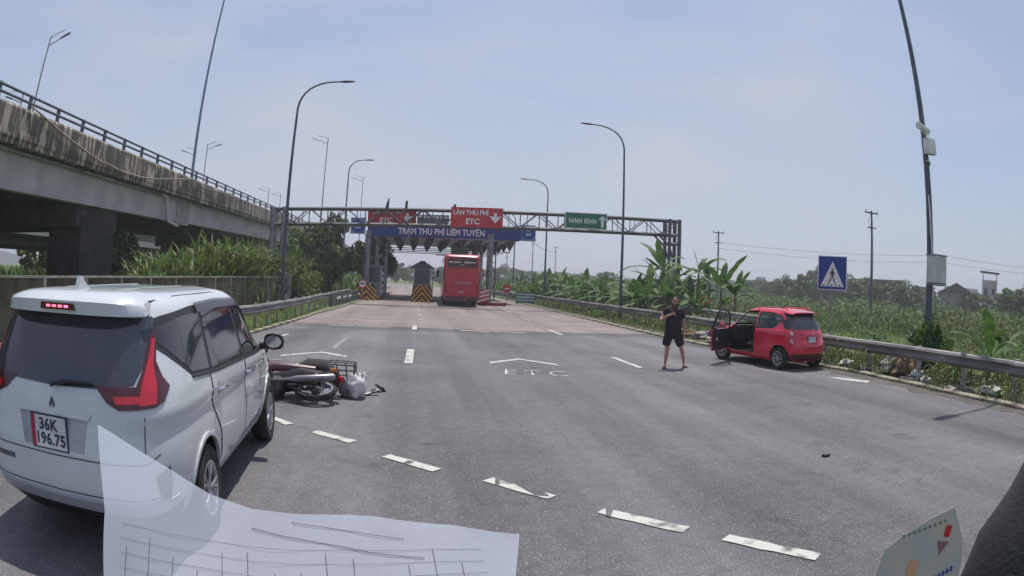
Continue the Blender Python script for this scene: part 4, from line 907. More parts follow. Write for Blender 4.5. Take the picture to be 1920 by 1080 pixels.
# ---- small red hatchback with the driver's door open
RC = thing('parked_car', 'small red hatchback at the right kerb with its front door wide open', 'car', (9.40, 14.52, 0), R(10.9) )
rr_ = [(.20,-1.60,1.62,.70),(.30,-1.71,1.70,.765),(.42,-1.785,1.76,.795),(.55,-1.81,1.78,.808),(.66,-1.785,1.76,.812),(.76,-1.735,1.70,.812),(.86,-1.705,1.58,.808),(.94,-1.68,1.36,.79),(1.0,-1.645,1.12,.765),
       (1.1,-1.585,.95,.73),(1.22,-1.515,.76,.69),(1.34,-1.435,.57,.645),(1.42,-1.37,.42,.60),(1.46,-1.32,.30,.56),(1.49,-1.25,.16,.50),(1.51,-1.12,0,.40),(1.52,-.95,-.2,.26)]
RS = Shell(rr_, 4.3, 3.4)
zs = sorted(set([round(v, 3) for v in np.linspace(.20, 1.42, 36)]+[1.435, 1.45, 1.465, 1.48, 1.49, 1.50, 1.507, 1.515, 1.52]))
V, F = RS.mesh(zs, 108); mb = MB(); mb.add(V, F); body = mb.build('body', [M_rpaint, M_dark], RC)
RI = Shell(rr_, 4.3, 3.4, inset=.055); ziv = [.33, .5, .7, .85, .95, 1.05, 1.2, 1.3, 1.38, 1.42, 1.445]
V, F = RI.mesh(ziv, 72)
V = [(x, min(y, .95 if z < .95 else y), z) for x, y, z in V]
mi_ = MB(); mi_.add(V, F, 1); inner = mi_.build('cut', [M_dark, M_dark], RC)
cut = [inner]
RW, RWH = .30, .285
for s in (-1, 1):
    for y in (-1.22, 1.17):
        P_ = [(y+.335*math.cos(a), .295+.335*math.sin(a)) for a in np.linspace(0, math.pi, 26)]+[(y-.33, .05), (y+.33, .05)]
        m_ = MB(); m_.prism(P_, s*.45, s*1.1, 'x', mi=1); cut.append(m_.build('cut', [M_dark, M_dark], RC))
fwin = [(.78,.985),(.44,1.30),(.22,1.395),(-.18,1.425),(-.20,.975)]; rwin = [(-.27,.975),(-.25,1.42),(-.75,1.415),(-1.08,1.37),(-1.22,1.26),(-1.0,1.06),(-.9,1.01)]
rear_w = [(-.60,1.02),(.60,1.02),(.55,1.34),(-.55,1.34)]
door_o = [(.92,.34),(.96,.60),(.95,.86),(.80,1.0),(.46,1.32),(.24,1.415),(-.20,1.44),(-.24,.95),(-.24,.34)]
m_ = MB(); m_.prism(door_o, -1.2, -.3, 'x', mi=1); cut.append(m_.build('cut', [M_dark, M_dark], RC))
m_ = MB(); m_.prism(fwin, .3, 1.2, 'x', mi=1); cut.append(m_.build('cut', [M_dark, M_dark], RC))
for s in (-1, 1):
    m_ = MB(); m_.prism(rwin, s*.3, s*1.2, 'x', mi=1); cut.append(m_.build('cut', [M_dark, M_dark], RC))
m_ = MB(); m_.prism(rear_w, -2.2, -1.2, 'y', mi=1); cut.append(m_.build('cut', [M_dark, M_dark], RC))
m_ = MB(); m_.prism([(-.62,1.03),(.62,1.03),(.50,1.36),(-.50,1.36)], .35, 1.6, 'y', mi=1); cut.append(m_.build('cut', [M_dark, M_dark], RC))
boolean(body, cut)
rsd = lambda sg: (lambda y, z: RS.side(y, z, sg)); rar = lambda a, z: RS.arc(a, z)
M_gl2 = see_through('car_window_glass', (.03, .035, .04), .72, .05); M_gl3 = see_through('rear_screen_glass', (.10, .11, .12), .8, .1)
drape('rear_side_window', rwin, rsd(-1), -.004, M_gl2, RC, thick=.006); drape('rear_side_window', rwin, rsd(1), -.004, M_gl2, RC, thick=.006)
drape('front_side_window', fwin, rsd(1), -.004, see_through('clear_side_glass', (.1, .12, .12), .25, .05), RC, thick=.006)
drape('rear_window', rear_w, RS.rear, -.002, M_gl3, RC, thick=.008)
drape('windscreen', [(-.62,1.03),(.62,1.03),(.50,1.36),(-.50,1.36)], RS.front, -.004, see_through('windscreen_glass', (.1, .12, .12), .25, .05), RC, thick=.008)
drape('rear_window_frame', [(-.68,1.00),(-.60,1.40),(0,1.43),(.60,1.40),(.68,1.00),(.60,1.02),(.55,1.34),(-.55,1.34),(-.60,1.02)], RS.rear, .004, M_black, RC, thick=.01)
# roof spoiler
V = []; F = []
for i in range(13):
    u = i/12; x = -.56+1.12*u; e = abs(2*u-1)**5; bw = .05*(1-e)
    for p in ((x*.9, -1.10, 1.497-.05*e), (x*.95, -1.30, 1.487-.05*e), (x, -1.46-bw, 1.452-.045*e), (x, -1.46-bw, 1.425-.03*e), (x, -1.36, 1.40), (x*.95, -1.10, 1.44)): V.append(p)
for i in range(12):
    for k in range(6): F.append((i*6+k, i*6+(k+1)%6, (i+1)*6+(k+1)%6, (i+1)*6+k))
F += [tuple(range(6)), tuple(72+k for k in range(5, -1, -1))]
mb = MB(); mb.add(V, F); mb.build('spoiler', M_rpaint, RC, smooth=True, ang=40)
for s in (-1, 1):
    mb = MB(); mb.tube([(s*.50, .0, 1.47), (s*.50, -.1, 1.525), (s*.50, -.9, 1.54), (s*.48, -1.15, 1.515), (s*.47, -1.2, 1.485)], .016, 6); mb.build('roof_rail', M_rpaint, RC, smooth=True)
    tl = []
    for (a0, z0, r_) in ((.66, .925, .10), (.69, .725, .078)):
        P_ = [(s*(a0+r_*math.cos(t)), z0+r_*1.12*math.sin(t)) for t in np.linspace(0, 2*math.pi, 18)[:-1]]
        tlo = drape('tail_light', P_, rar, .012, M_lensr, RC, thick=.02, step=.04)
        P_ = [(s*(a0+r_*.5*math.cos(t)), z0+r_*.6*math.sin(t)) for t in np.linspace(0, 2*math.pi, 14)[:-1]]
        drape('lens', P_, rar, .017, mat('lens_pale', (.62, .38, .40), .15, coat=.5), tlo, thick=.006, step=.04)
    for y in (-1.22, 1.17):
        P_ = [(y+.37*math.cos(a), .295+.37*math.sin(a)) for a in np.linspace(-.15, math.pi+.15, 24)]+[(y+.333*math.cos(a), .295+.333*math.sin(a)) for a in np.linspace(math.pi+.15, -.15, 24)]
        drape('wheel_arch_lip', P_, rsd(s), .018, M_rpaint, RC, thick=.035, step=.5)
        wheel(RC, s*.715, y, .285, .17, 8, s, steer=(.12 if y > 0 else 0))
    # handle bump, sill
    drape('sill', [(.85,.21),(-.9,.21),(-.9,.28),(.85,.28)], rsd(s), .008, M_rpaint, RC, thick=.012)
    drape('shoulder_crease', [(-.28,.945),(-.9,.98),(-1.5,.985),(-1.55,.96),(-.9,.955),(-.28,.925)], rsd(s), .010, M_rpaint, RC, thick=.014)
drape('rear_door', [(-.28,.34),(-.28,.955),(-.8,.985),(-1.06,1.0),(-1.12,.80),(-.98,.66),(-.86,.52),(-.80,.34)], rsd(-1), .004, M_rpaint, RC, thick=.012)
drape('tailgate_seam', [(-.60,.60),(.60,.60),(.60,.59),(-.60,.59)], rar, .003, M_black, RC, thick=.006)
drape('lower_bumper', [(-.85,.42),(.85,.42),(.80,.24),(-.80,.24)], rar, .006, mat('bumper_dark_red', (.09, .012, .015), .6), RC, thick=.012)
drape('plate_recess', [(-.26,.86),(.26,.86),(.24,.67),(-.24,.67)], rar, .003, mat('red_shade', (.42, .01, .018), .4), RC, thick=.006)
q = RS.rear(0, .76); plate(RC, (0, q.y-.015, .755), .28, .19, '', '', R(-12), band=False)
_pl = [o for o in RC.children if o.name.startswith('number_plate')][-1]
for i, (a, b_) in enumerate(((-.07, .045), (.0, .045), (.065, .045), (-.09, -.045), (-.03, -.045), (.03, -.045), (.09, -.045))): MB().box(a-.018, a+.018, -.006, -.0045, b_-.03, b_+.03).build('character', mat('grey_print', (.35, .36, .38), .5), _pl)
mb = MB(); mb.tube([(-.05, q.y-.02, .92), (.08, q.y-.02, .93)], .014, 6); mb.build('emblem', M_chrome, RC)
# interior seen through the opening
M_seat = mat('car_seat', (.035, .033, .035), .8, scale=6, bump=.2)
for sx in (-.36, .36):
    st = MB(); st.tube([(sx, -.22, .48), (sx, .28, .52)], [.24, .22], 10, flat=.4); st.tube([(sx, -.20, .55), (sx, -.38, .95), (sx, -.46, 1.18)], [.23, .23, .15], 10, flat=1.0); st.tube([(sx, -.47, 1.18), (sx, -.49, 1.33)], [.1, .09], 8); o_ = st.build('seat', M_seat, RC, smooth=True, ang=60)
mb = MB(); mb.box(-.66, .66, .62, .93, .62, .99); mb.build('dashboard', M_seat, RC)
a_ = [(-.36+.17*math.cos(t), .50+.05*math.sin(t), .96+.15*math.sin(t)) for t in np.linspace(0, 2*math.pi, 18)]
mb = MB(); mb.tube(a_, .014, 5, caps=False); mb.tube([(-.36, .50, .96), (-.36, .66, .9)], .03, 6); mb.build('steering_wheel', M_black, RC, smooth=True)
MB().box(-.70, .70, -1.3, .9, .30, .335).build('floor_mat', M_dark, RC)
# open door, hinged at its front edge
DO = bpy.data.objects.new('front_door', None); COL.objects.link(DO); DO.parent = RC; hx = -.785; hy = .93; DO.location = (hx, hy, 0); DO.rotation_euler = (0, 0, R(-62)); DO.empty_display_size = .1
def dloc(y, z, off=0): p = RS.side(y, z, -1); return (p.x-hx-off, y-hy, z)
dl = [(.92,.34),(.955,.60),(.945,.90),(.5,.935),(-.20,.945),(-.21,.34)]
def dshell(poly, o1, o2, name, m):
    bm = bmesh.new(); vs = [bm.verts.new((a, b, 0)) for a, b in poly]; bm.faces.new(vs)
    for ax in (0, 1):
        lo = min(p[ax] for p in poly); hi = max(p[ax] for p in poly); n = int((hi-lo)/.1)
        for i in range(1, n+1):
            co = [0, 0, 0]; co[ax] = lo+(hi-lo)*i/(n+1); no = [0, 0, 0]; no[ax] = 1; bmesh.ops.bisect_plane(bm, geom=bm.verts[:]+bm.edges[:]+bm.faces[:], plane_co=co, plane_no=no)
    bmesh.ops.triangulate(bm, faces=[f for f in bm.faces if len(f.verts) > 4]); bm.verts.index_update()
    A_ = [dloc(v.co.x, v.co.y, o1) for v in bm.verts]; B_ = [dloc(v.co.x, v.co.y, o2) for v in bm.verts]; n = len(A_)
    F = [tuple(v.index for v in f.verts) for f in bm.faces]; F2 = F+[tuple(i+n for i in reversed(f)) for f in F]+[(a.index, b.index, b.index+n, a.index+n) for a, b in [e.verts for e in bm.edges if len(e.link_faces) == 1]]; bm.free()
    mb = MB(); mb.add(A_+B_, F2); return mb.build(name, m, DO, smooth=True, ang=40)
dshell(dl, .0, -.03, 'outer_panel', M_rpaint); dshell([(.88,.38),(.91,.60),(.90,.88),(-.16,.92),(-.17,.38)], -.031, -.085, 'inner_trim', mat('door_trim', (.025, .02, .022), .7))
fo = [(.80,.955),(.46,1.29),(.24,1.39),(-.19,1.42),(-.20,.93)]; 
mb = MB(); mb.tube([dloc(y, z, -.015) for y, z in ((.90, .90), (.74, 1.03), (.46, 1.31), (.34, 1.37), (.1, 1.42), (-.14, 1.425), (-.20, 1.36), (-.22, 1.1), (-.21, .9))], .026, 8); mb.build('window_frame', M_black, DO, smooth=True)
dshell([(.78,.96),(.45,1.28),(.24,1.38),(-.17,1.40),(-.18,.95)], -.010, -.016, 'door_window', see_through('clear_side_glass', (.1, .12, .12), .25, .05))
mb = MB(); mb.tube([dloc(.75, .93, .0), dloc(.75, .98, .12)], .03, 6); mb.tube([dloc(.70, 1.0, .10), dloc(.70, 1.0, .22)], [.09, .08], 10, flat=.7); mb.build('door_mirror', M_rpaint, DO, smooth=True)
mb = MB(); mb.tube([dloc(.62, .90, -.095), dloc(.2, .91, -.10), dloc(-.1, .905, -.10)], .014, 6); mb.build('grab_handle', M_chrome, DO, smooth=True)
mb = MB(); mb.lathe([(.0, 0), (.04, .004), (.05, .015)], 'x', 12, dloc(-.05, .64, -.10)); mb.build('white_sticker', M_white, DO)
mb = MB(); mb.tube([(-.74, .25, .31), (-.74, .62, .31)], .016, 6); mb.build('bright_sill_plate', M_chrome, RC)

# ------------------------------------------------------------------ motorbike lying on its side
BK = thing('motorbike', 'dark motorbike lying on its side on the road beside the white car', 'motorbike', (-2.08, 9.22, .30), 0)
BK.rotation_euler = (R(77), 0, R(172)); BK.scale = (1.1, 1.1, 1.1)
M_bkp = mat('bike_plastic', (.020, .012, .016), .3, coat=.4, var=.3); M_bks = mat('bike_seat', (.02, .018, .02), .7); M_eng = mat('engine_metal', (.07, .066, .07), .45, .6, var=.3, scale=12)
def bwheel(x, nm):
    wv = bpy.data.objects.new(nm, None); COL.objects.link(wv); wv.parent = BK; wv.location = (x, 0, 0)
    mb = MB(); mb.lathe([(.245, -.03), (.285, -.038), (.30, -.012), (.30, .012), (.285, .038), (.245, .03)], 'y', 32, closed=True); mb.build('tyre', M_rub, wv, smooth=True)
    mb = MB(); mb.lathe([(.225, -.03), (.247, -.032), (.247, .032), (.225, .03)], 'y', 32, closed=True); mb.build('rim', M_chrome, wv, smooth=True)
    mb = MB(); mb.lathe([(0, -.05), (.055, -.045), (.07, -.03), (.07, .03), (.055, .045), (0, .05)], 'y', 18); mb.build('hub', M_eng, wv, smooth=True)
    mb = MB()
    for k in range(18):
        a = 2*math.pi*k/18; s_ = .02*(-1)**k; mb.tube([(.06*math.cos(a+.3), s_, .06*math.sin(a+.3)), (.23*math.cos(a), 0, .23*math.sin(a))], .003, 4)
    mb.build('spokes', M_chrome, wv)
bwheel(.62, 'front_wheel'); bwheel(-.60, 'rear_wheel')
mb = MB(); mb.tube([(.48, 0, .52), (.30, 0, .20), (.12, 0, .06), (-.12, 0, .10), (-.35, 0, .28), (-.75, 0, .42)], .032, 8); mb.tube([(-.1, 0, .08), (-.6, .09, 0)], .02, 6); mb.tube([(-.1, 0, .08), (-.6, -.09, 0)], .02, 6); mb.build('frame', M_steel, BK, smooth=True)
mb = MB()
for s in (-1, 1): mb.tube([(.47, s*.07, .58), (.53, s*.08, .30), (.62, s*.08, 0)], [.02, .022, .026], 8)
mb.build('fork', M_chrome, BK, smooth=True)
mb = MB(); mb.tube([(.44, 0, .5), (.46, 0, .66)], .03, 8); mb.tube([(.38, -.16, .72), (.43, -.12, .72), (.45, 0, .68), (.43, .16, .72), (.38, .33, .72)], .013, 6); mb.build('handlebar', M_steel, BK, smooth=True)
for s in (-1, 1):
    if s > 0: mb = MB(); mb.tube([(.40, s*.23, .72), (.37, s*.35, .72)], .02, 8); mb.build('grip', M_rub, BK, smooth=True)
    mb = MB(); mb.tube([(.42, s*.2, .73), (.44, s*.25, .85), (.42, s*.28, .90)], .007, 5); mb.lathe([(0, -.01), (.055, 0), (.05, .012)], 'x', 14, (.42, s*.29, .93))
    if s > 0: mb.build('mirror', M_black, BK, smooth=True)
    mb = MB(); mb.tube([(-.72, s*.06, .40), (-.74, s*.14, .42), (-.8, s*.15, .42)], [.015, .035, .03], 8); mb.build('indicator', mat('amber', (.5, .18, .02), .3), BK, smooth=True)
    mb = MB(); mb.tube([(-.50, s*.13, .36), (-.60, s*.14, .1), (-.60, s*.12, .0)], .018, 6); mb.build('shock_absorber', M_chrome, BK, smooth=True)
mb = MB(); mb.tube([(.46, 0, .60), (.52, 0, .56), (.58, 0, .52)], [.11, .12, .09], 12, flat=1.1); mb.build('headlight_shell', M_bkp, BK, smooth=True)
V = []
mb = MB(); mb.prism([(.46,.58),(.54,.42),(.44,.14),(.30,.02),(.22,.04),(.30,.24),(.36,.50)], -.16, -.12, 'y'); mb.prism([(.46,.58),(.54,.42),(.44,.14),(.30,.02),(.22,.04),(.30,.24),(.36,.50)], .12, .16, 'y'); mb.build('leg_shield', M_bkp, BK)
mb = MB(); mb.prism([(.24,.18),(.05,.16),(-.25,.36),(-.82,.50),(-.80,.42),(-.45,.26),(-.2,.12),(.0,.0),(.2,.04)], -.11, .11, 'y'); mb.build('side_panel', M_bkp, BK)
mb = MB(); mb.tube([(-.02, 0, .44), (-.25, 0, .47), (-.5, 0, .51), (-.78, 0, .53)], [.10, .125, .12, .09], 10, flat=.5); mb.build('seat', M_bks, BK, smooth=True)
a_ = [(-.60+.34*math.cos(t), 0, .34*math.sin(t)) for t in np.linspace(.5, 2.9, 9)]; mb = MB(); mb.tube(a_, .06, 8, flat=.3); mb.build('rear_mudguard', M_bkp, BK, smooth=True)
a_ = [(.62+.335*math.cos(t), 0, .335*math.sin(t)) for t in np.linspace(.3, 2.6, 9)]; mb = MB(); mb.tube(a_, .055, 8, flat=.3); mb.build('front_mudguard', M_bkp, BK, smooth=True)
mb = MB(); mb.lathe([(0, -.15), (.10, -.14), (.13, -.05), (.13, .06), (.09, .14), (0, .15)], 'y', 14, (-.02, 0, -.03)); mb.tube([(.04, 0, .0), (.26, 0, .06)], [.085, .07], 10); mb.build('engine', M_eng, BK, smooth=True, ang=50)
mb = MB(); mb.tube([(.22, .05, .0), (.22, .12, -.12), (.05, .15, -.15), (-.25, .16, -.08)], .016, 8); mb.tube([(-.25, .16, -.08), (-.35, .17, -.06), (-.85, .19, .06), (-.88, .19, .07)], [.025, .045, .05, .03], 10); mb.build('exhaust', mat('dull_chrome', (.25, .235, .25), .4, .8), BK, smooth=True)
mb = MB(); mb.tube([(-.62, .0, .30), (-.30, .02, .30), (.05, .0, .12), (.25, 0, .30)], [.16, .17, .15, .10], 12, flat=.75); mb.build('bodywork', M_bkp, BK, smooth=True)
mb = MB(); mb.tube([(-.15, .10, .02), (-.35, .13, .02), (-.62, .12, .0)], [.05, .06, .055], 8); mb.build('chain_case', M_bkp, BK, smooth=True)
mb = MB(); mb.tube([(-.15, .02, .50), (-.35, .08, .56), (-.60, .06, .58), (-.72, .03, .56)], [.10, .16, .17, .09], 12, flat=.8); mb.build('bundle', mat('dark_tarp', (.03, .022, .028), .6, scale=14, bump=.8), BK, smooth=True)
mb = MB(); mb.tube([(.3, .16, .1), (.1, .19, .25), (-.2, .17, .32), (-.5, .15, .38)], [.05, .07, .06, .04], 8); mb.tube([(.42, .1, .6), (.3, .2, .5), (.1, .1, .3)], .012, 5); mb.build('side_cover', mat('maroon_plastic', (.09, .02, .035), .3, coat=.4), BK, smooth=True)
mb = MB(); mb.tube([(.0, -.14, -.12), (0, .26, -.12)], .015, 6); mb.build('footrest', M_steel, BK)
rk = MB()
for y in (-.16, -.08, 0, .08, .16): rk.tube([(-.62, y, .60), (-1.02, y, .60)], .010, 5)
for x in (-.62, -.76, -.9, -1.02): rk.tube([(x, -.17, .60), (x, .17, .60)], .010, 5)
for x in (-.66, -1.02):
    for y in (-.17, .17): rk.tube([(x, y, .60), (x, y, .74)], .010, 5)
for z in (.67, .74): rk.tube([(-.62, -.17, z), (-1.02, -.17, z), (-1.02, .17, z), (-.62, .17, z), (-.62, -.17, z)], .010, 5)
for x in (-.74, -.88): rk.tube([(x, -.17, .60), (x, -.17, .74)], .008, 4); rk.tube([(x, .17, .60), (x, .17, .74)], .008, 4)
rk.tube([(-.62, .12, .60), (-.55, .1, .42)], .012, 5); rk.tube([(-.62, -.12, .60), (-.55, -.1, .42)], .012, 5)
rk.build('luggage_rack', M_black, BK)
mb = MB(); mb.tube([(-.84, 0, .47), (-.88, 0, .44)], [.05, .045], 8); mb.build('tail_light', M_lensr, BK)

bpy.context.view_layer.update()
_lo = min((c.matrix_world @ v.co).z for c in BK.children_recursive if c.type == 'MESH' for v in c.data.vertices); BK.location.z -= _lo-.005
# sack and sandals
def blob(name, c, r, m, seed, label, cat, group=None, n=18, squash=1., rough=.25, parent=None):
    rg = random.Random(seed); V = []; F = []; ph = [rg.uniform(0, 6.28) for _ in range(10)]
    for i in range(n+1):
        th = math.pi*i/n
        for j in range(n*2):
            a = math.pi*j/n
            k = 1+rough*(.3*abs(math.sin(9*a+ph[4]+5*th))*abs(math.cos(7*th-a*3+ph[5]))+.5*math.sin(3*a+ph[0]+2*th)+.35*math.sin(5*a+ph[1]-3*th)+.3*math.sin(7*th+ph[2]+a*2)+.22*abs(math.sin(6*a+ph[3]+4*th)))
            V.append((r[0]*k*math.sin(th)*math.cos(a), r[1]*k*math.sin(th)*math.sin(a), max(-r[2]*.92, r[2]*k*math.cos(th)*squash)))
    for i in range(n):
        for j in range(2*n): F.append((i*2*n+j, i*2*n+(j+1)%(2*n), (i+1)*2*n+(j+1)%(2*n), (i+1)*2*n+j))
    mb = MB(); mb.add(V, F); o = mb.build(name, m, parent, smooth=True, ang=70); o.location = c
    if label: tag(o, label, cat, group)
    return o
M_sack = mat('white_plastic_sack', (.74, .70, .71), .35, scale=10, bump=.5, transl=.25)
sk_ = thing('plastic_sack', 'knotted white plastic sack lying behind the fallen motorbike', 'sack', (-.86, 9.72, 0)); sk_.scale = (.88, .88, .95)
blob('bag', (0, 0, .185), (.20, .22, .20), M_sack, 3, None, None, rough=.22, parent=sk_); blob('bag_neck', (.12, .02, .34), (.06, .07, .09), M_sack, 5, None, None, rough=.4, parent=sk_, n=10)
blob('contents', (-.16, .06, .13), (.15, .17, .14), mat('sack_contents', (.25, .2, .24), .6, scale=8, bump=.4), 8, None, None, rough=.25, parent=sk_, n=12)
def sandal(c, rz, label, tilt=0):
    t = thing('sandal', label, 'sandal', c, rz, 'pair of sandals on the road'); t.rotation_euler = (tilt, .0, rz)
    P_ = [(.0,-.135),(.04,-.12),(.045,-.05),(.035,.0),(.05,.07),(.035,.13),(0,.145),(-.035,.12),(-.045,.05),(-.035,-.02),(-.04,-.11)]
    mb = MB(); mb.prism(P_, 0, .02, 'z'); mb.build('sole', M_black, t); mb = MB(); mb.prism([(a*.93, b*.96) for a, b in P_], .0202, .025, 'z'); mb.build('insole', mat('insole', (.42, .38, .36), .7), t)
    mb = MB(); mb.tube([(-.04, -.02, .02), (-.02, .04, .05), (0, .09, .03), (.02, .04, .05), (.04, -.02, .02)], .008, 5); mb.build('strap', M_black, t)
sandal((-.62, 9.98, .035), R(-60), 'sandal lying flat nearest the white sack', R(15)); sandal((-.50, 10.32, .05), R(-48), 'sandal tipped on its edge, farther from the sack', R(-35))
blob('cloth_scrap', (-3.35, 11.6, .12), (.25, .2, .14), mat('pale_cloth', (.42, .40, .42), .8), 12, 'pale crumpled cloth by the motorbike behind the white car', 'cloth')

# ------------------------------------------------------------------ the man
M_skin = mat('skin', (.42, .225, .165), .55, var=.08, scale=8); M_shirt = mat('dark_shirt', (.022, .012, .020), .85, scale=10, var=.3, bump=.3); M_short = mat('dark_shorts', (.014, .010, .016), .85, scale=10, var=.3, bump=.2); M_hair = mat('hair', (.012, .010, .009), .7, scale=30, bump=.4)
PN = thing('person', 'man in dark T-shirt and dark shorts standing barelegged on the road', 'person', (6.12, 13.88, 0), R(-12))
def skin(name, verts, edges, rad, m, parent, sub=2, root=0):
    me = bpy.data.meshes.new(name); me.from_pydata(verts, edges, []); o = bpy.data.objects.new(name, me); COL.objects.link(o)
    md = o.modifiers.new('s', 'SKIN'); md.use_smooth_shade = True
    sv = me.skin_vertices[0].data
    for i, r in enumerate(rad): sv[i].radius = r if isinstance(r, tuple) else (r, r); sv[i].use_root = (i == root)
    s2 = o.modifiers.new('u', 'SUBSURF'); s2.levels = s2.render_levels = sub
    dg = bpy.context.evaluated_depsgraph_get(); m2 = bpy.data.meshes.new_from_object(o.evaluated_get(dg)); bpy.data.objects.remove(o); m2.name = name
    m2.materials.clear(); m2.materials.append(m); m2.polygons.foreach_set('use_smooth', [True]*len(m2.polygons))
    o = bpy.data.objects.new(name, m2); COL.objects.link(o); o.parent = parent; return o
# faces -y; image left is -x
J = [(0,0,.92),(0,0,1.08),(0,.0,1.24),(0,.01,1.38),(0,0,1.46),(0,-.02,1.53),          # 0-5 pelvis..neck
     (-.16,.0,1.40),(-.29,.01,1.22),(-.34,-.08,1.13),(-.22,-.24,1.26),(-.12,-.28,1.30),       # 6-10 right arm, raised
     (.16,.0,1.40),(.25,.01,1.14),(.27,-.03,.98),(.27,-.07,.86),(.265,-.09,.81),               # 11-15 left arm down
     (-.10,0,.88),(-.13,-.03,.52),(-.135,-.02,.36),(-.15,.0,.09),(-.155,-.01,.055),(-.20,-.15,.035),      # 16-21 right leg
     (.10,0,.88),(.20,-.07,.53),(.27,.0,.37),(.36,.18,.12),(.37,.19,.07),(.41,.06,.035)]          # 22-27 left leg
Ed = [(0,1),(1,2),(2,3),(3,4),(4,5),(3,6),(6,7),(7,8),(8,9),(9,10),(3,11),(11,12),(12,13),(13,14),(14,15),(0,16),(16,17),(17,18),(18,19),(19,20),(20,21),(0,22),(22,23),(23,24),(24,25),(25,26),(26,27)]
Rd = [(.15,.11),(.14,.10),(.155,.11),(.13,.09),.055,.052,.06,.045,.038,.03,.022,.06,.044,.038,.028,.022,.09,.058,.056,.034,.04,.034,.09,.058,.056,.034,.04,.034]
skin('body', J, Ed, Rd, M_skin, PN)
Sj = [(0,0,.80),(0,0,1.06),(0,0,1.24),(0,.01,1.375),(0,0,1.43),(-.165,.0,1.395),(-.27,.01,1.25),(.165,0,1.395),(.235,.01,1.19)]
skin('shirt', Sj, [(0,1),(1,2),(2,3),(3,4),(3,5),(5,6),(3,7),(7,8)], [(.245,.18),(.225,.17),(.215,.155),(.17,.12),(.085,.08),.092,.088,.092,.088], M_shirt, PN)
skin('shorts', [(0,0,.90),(-.10,0,.82),(-.145,-.012,.64),(-.165,-.015,.52),(.10,0,.82),(.17,-.035,.64),(.215,-.06,.52)], [(0,1),(1,2),(2,3),(0,4),(4,5),(5,6)], [(.15,.12),.125,.12,.118,.125,.12,.118], M_short, PN)
# head with face
def head(parent, c, yaw=0., tilt=0.):
    h = bpy.data.objects.new('head', None); COL.objects.link(h); h.parent = parent; h.location = c; h.rotation_euler = (tilt, 0, yaw); h.empty_display_size = .05
    V = []; F = []; n, k = 20, 16
    for i in range(k+1):
        th = math.pi*i/k; z = .118*math.cos(th); ring = math.sin(th)
        for j in range(n):
            a = 2*math.pi*j/n; x = .076*ring*math.sin(a); y = -.092*ring*math.cos(a)
            if z < 0: f_ = 1-.42*(-z/.118)**1.6; x *= f_; y *= (1-.30*(-z/.118)**2) if y < 0 else (1-.55*(-z/.118))
            fr_ = max(0, math.cos(a))**6*ring
            y += -.022*fr_*math.exp(-((z+.018)/.022)**2)+.008*max(0, math.cos(a))**2*math.exp(-((z-.018)/.016)**2)-.006*fr_*math.exp(-((z+.058)/.012)**2)-.008*fr_*math.exp(-((z+.095)/.015)**2)
            V.append((x, y, z))
    for i in range(k):
        for j in range(n): F.append((i*n+j, i*n+(j+1)%n, (i+1)*n+(j+1)%n, (i+1)*n+j))
    mb = MB(); mb.add(V, F); mb.build('face', M_skin, h, smooth=True, ang=80)
    Vh = [(x*1.07, y*1.07+.006, z*1.05+.004) for x, y, z in V]
    Fh = [f for f in F if (lambda c_: ((c_[2] > .062 and c_[1] > -.05) or (c_[1] > -.005 and c_[2] > -.035)))(tuple(sum(V[i][q] for i in f)/4 for q in range(3)))]
    mb = MB(); mb.add(Vh, Fh); mb.build('hair', M_hair, h, smooth=True, ang=80)
    for s in (-1, 1):
        mb = MB(); mb.lathe([(0, -.012), (.013, -.006), (.013, .004)], 'y', 8, (s*.030, -.080, .018)); mb.build('eye', M_black, h)
        mb = MB(); mb.tube([(s*.044, -.082, .034), (s*.018, -.088, .037)], .004, 4); mb.build('eyebrow', M_hair, h)
        mb = MB(); mb.tube([(s*.076, .004, .022), (s*.082, .01, .0), (s*.074, .004, -.028)], [.012, .016, .01], 6, flat=.5); mb.build('ear', M_skin, h, smooth=True)
    mb = MB(); mb.tube([(-.022, -.083, -.055), (0, -.089, -.054), (.022, -.083, -.055)], .005, 5); mb.build('mouth', mat('lips', (.22, .07, .06), .5), h)
head(PN, (0, -.035, 1.60), R(-6), R(3))
def hand(name, wrist, palm_end, fdir, thumb, parent):
    W_ = Vector(wrist); P_ = Vector(palm_end); d = (P_-W_).normalized(); sd_ = Vector(thumb).normalized(); cu = Vector(fdir).normalized(); V = []; E = []; Rr_ = []
    V.append(W_); Rr_.append((.026, .018)); V.append((W_+P_)/2); Rr_.append((.036, .016)); E.append((0, 1))
    for i, (o, ln) in enumerate(((.027, .062), (.009, .072), (-.009, .068), (-.027, .052))):
        b = len(V); k = P_+sd_*o; V += [k, k+(d*.75+cu*.35)*ln*.5, k+(d*.55+cu*.6)*ln]; Rr_ += [.0105, .009, .0075]; E += [(1, b), (b, b+1), (b+1, b+2)]
    b = len(V); t0 = W_+d*.02+sd_*.024; V += [t0, t0+(sd_*.8+d*.5)*.03, t0+(sd_*.75+d*.9+cu*.3)*.05]; Rr_ += [.013, .011, .009]; E += [(1, b), (b, b+1), (b+1, b+2)]
    skin(name, [tuple(v) for v in V], E, Rr_, M_skin, parent, sub=1)
hand('hand', (-.135, -.275, 1.295), (-.065, -.30, 1.315), (.2, .6, -.5), (0, -.1, 1), PN); hand('hand', (.267, -.085, .83), (.262, -.10, .755), (-.5, -.4, -.6), (0, -1, 0), PN)
M_slip = mat('slipper', (.03, .025, .03), .7)
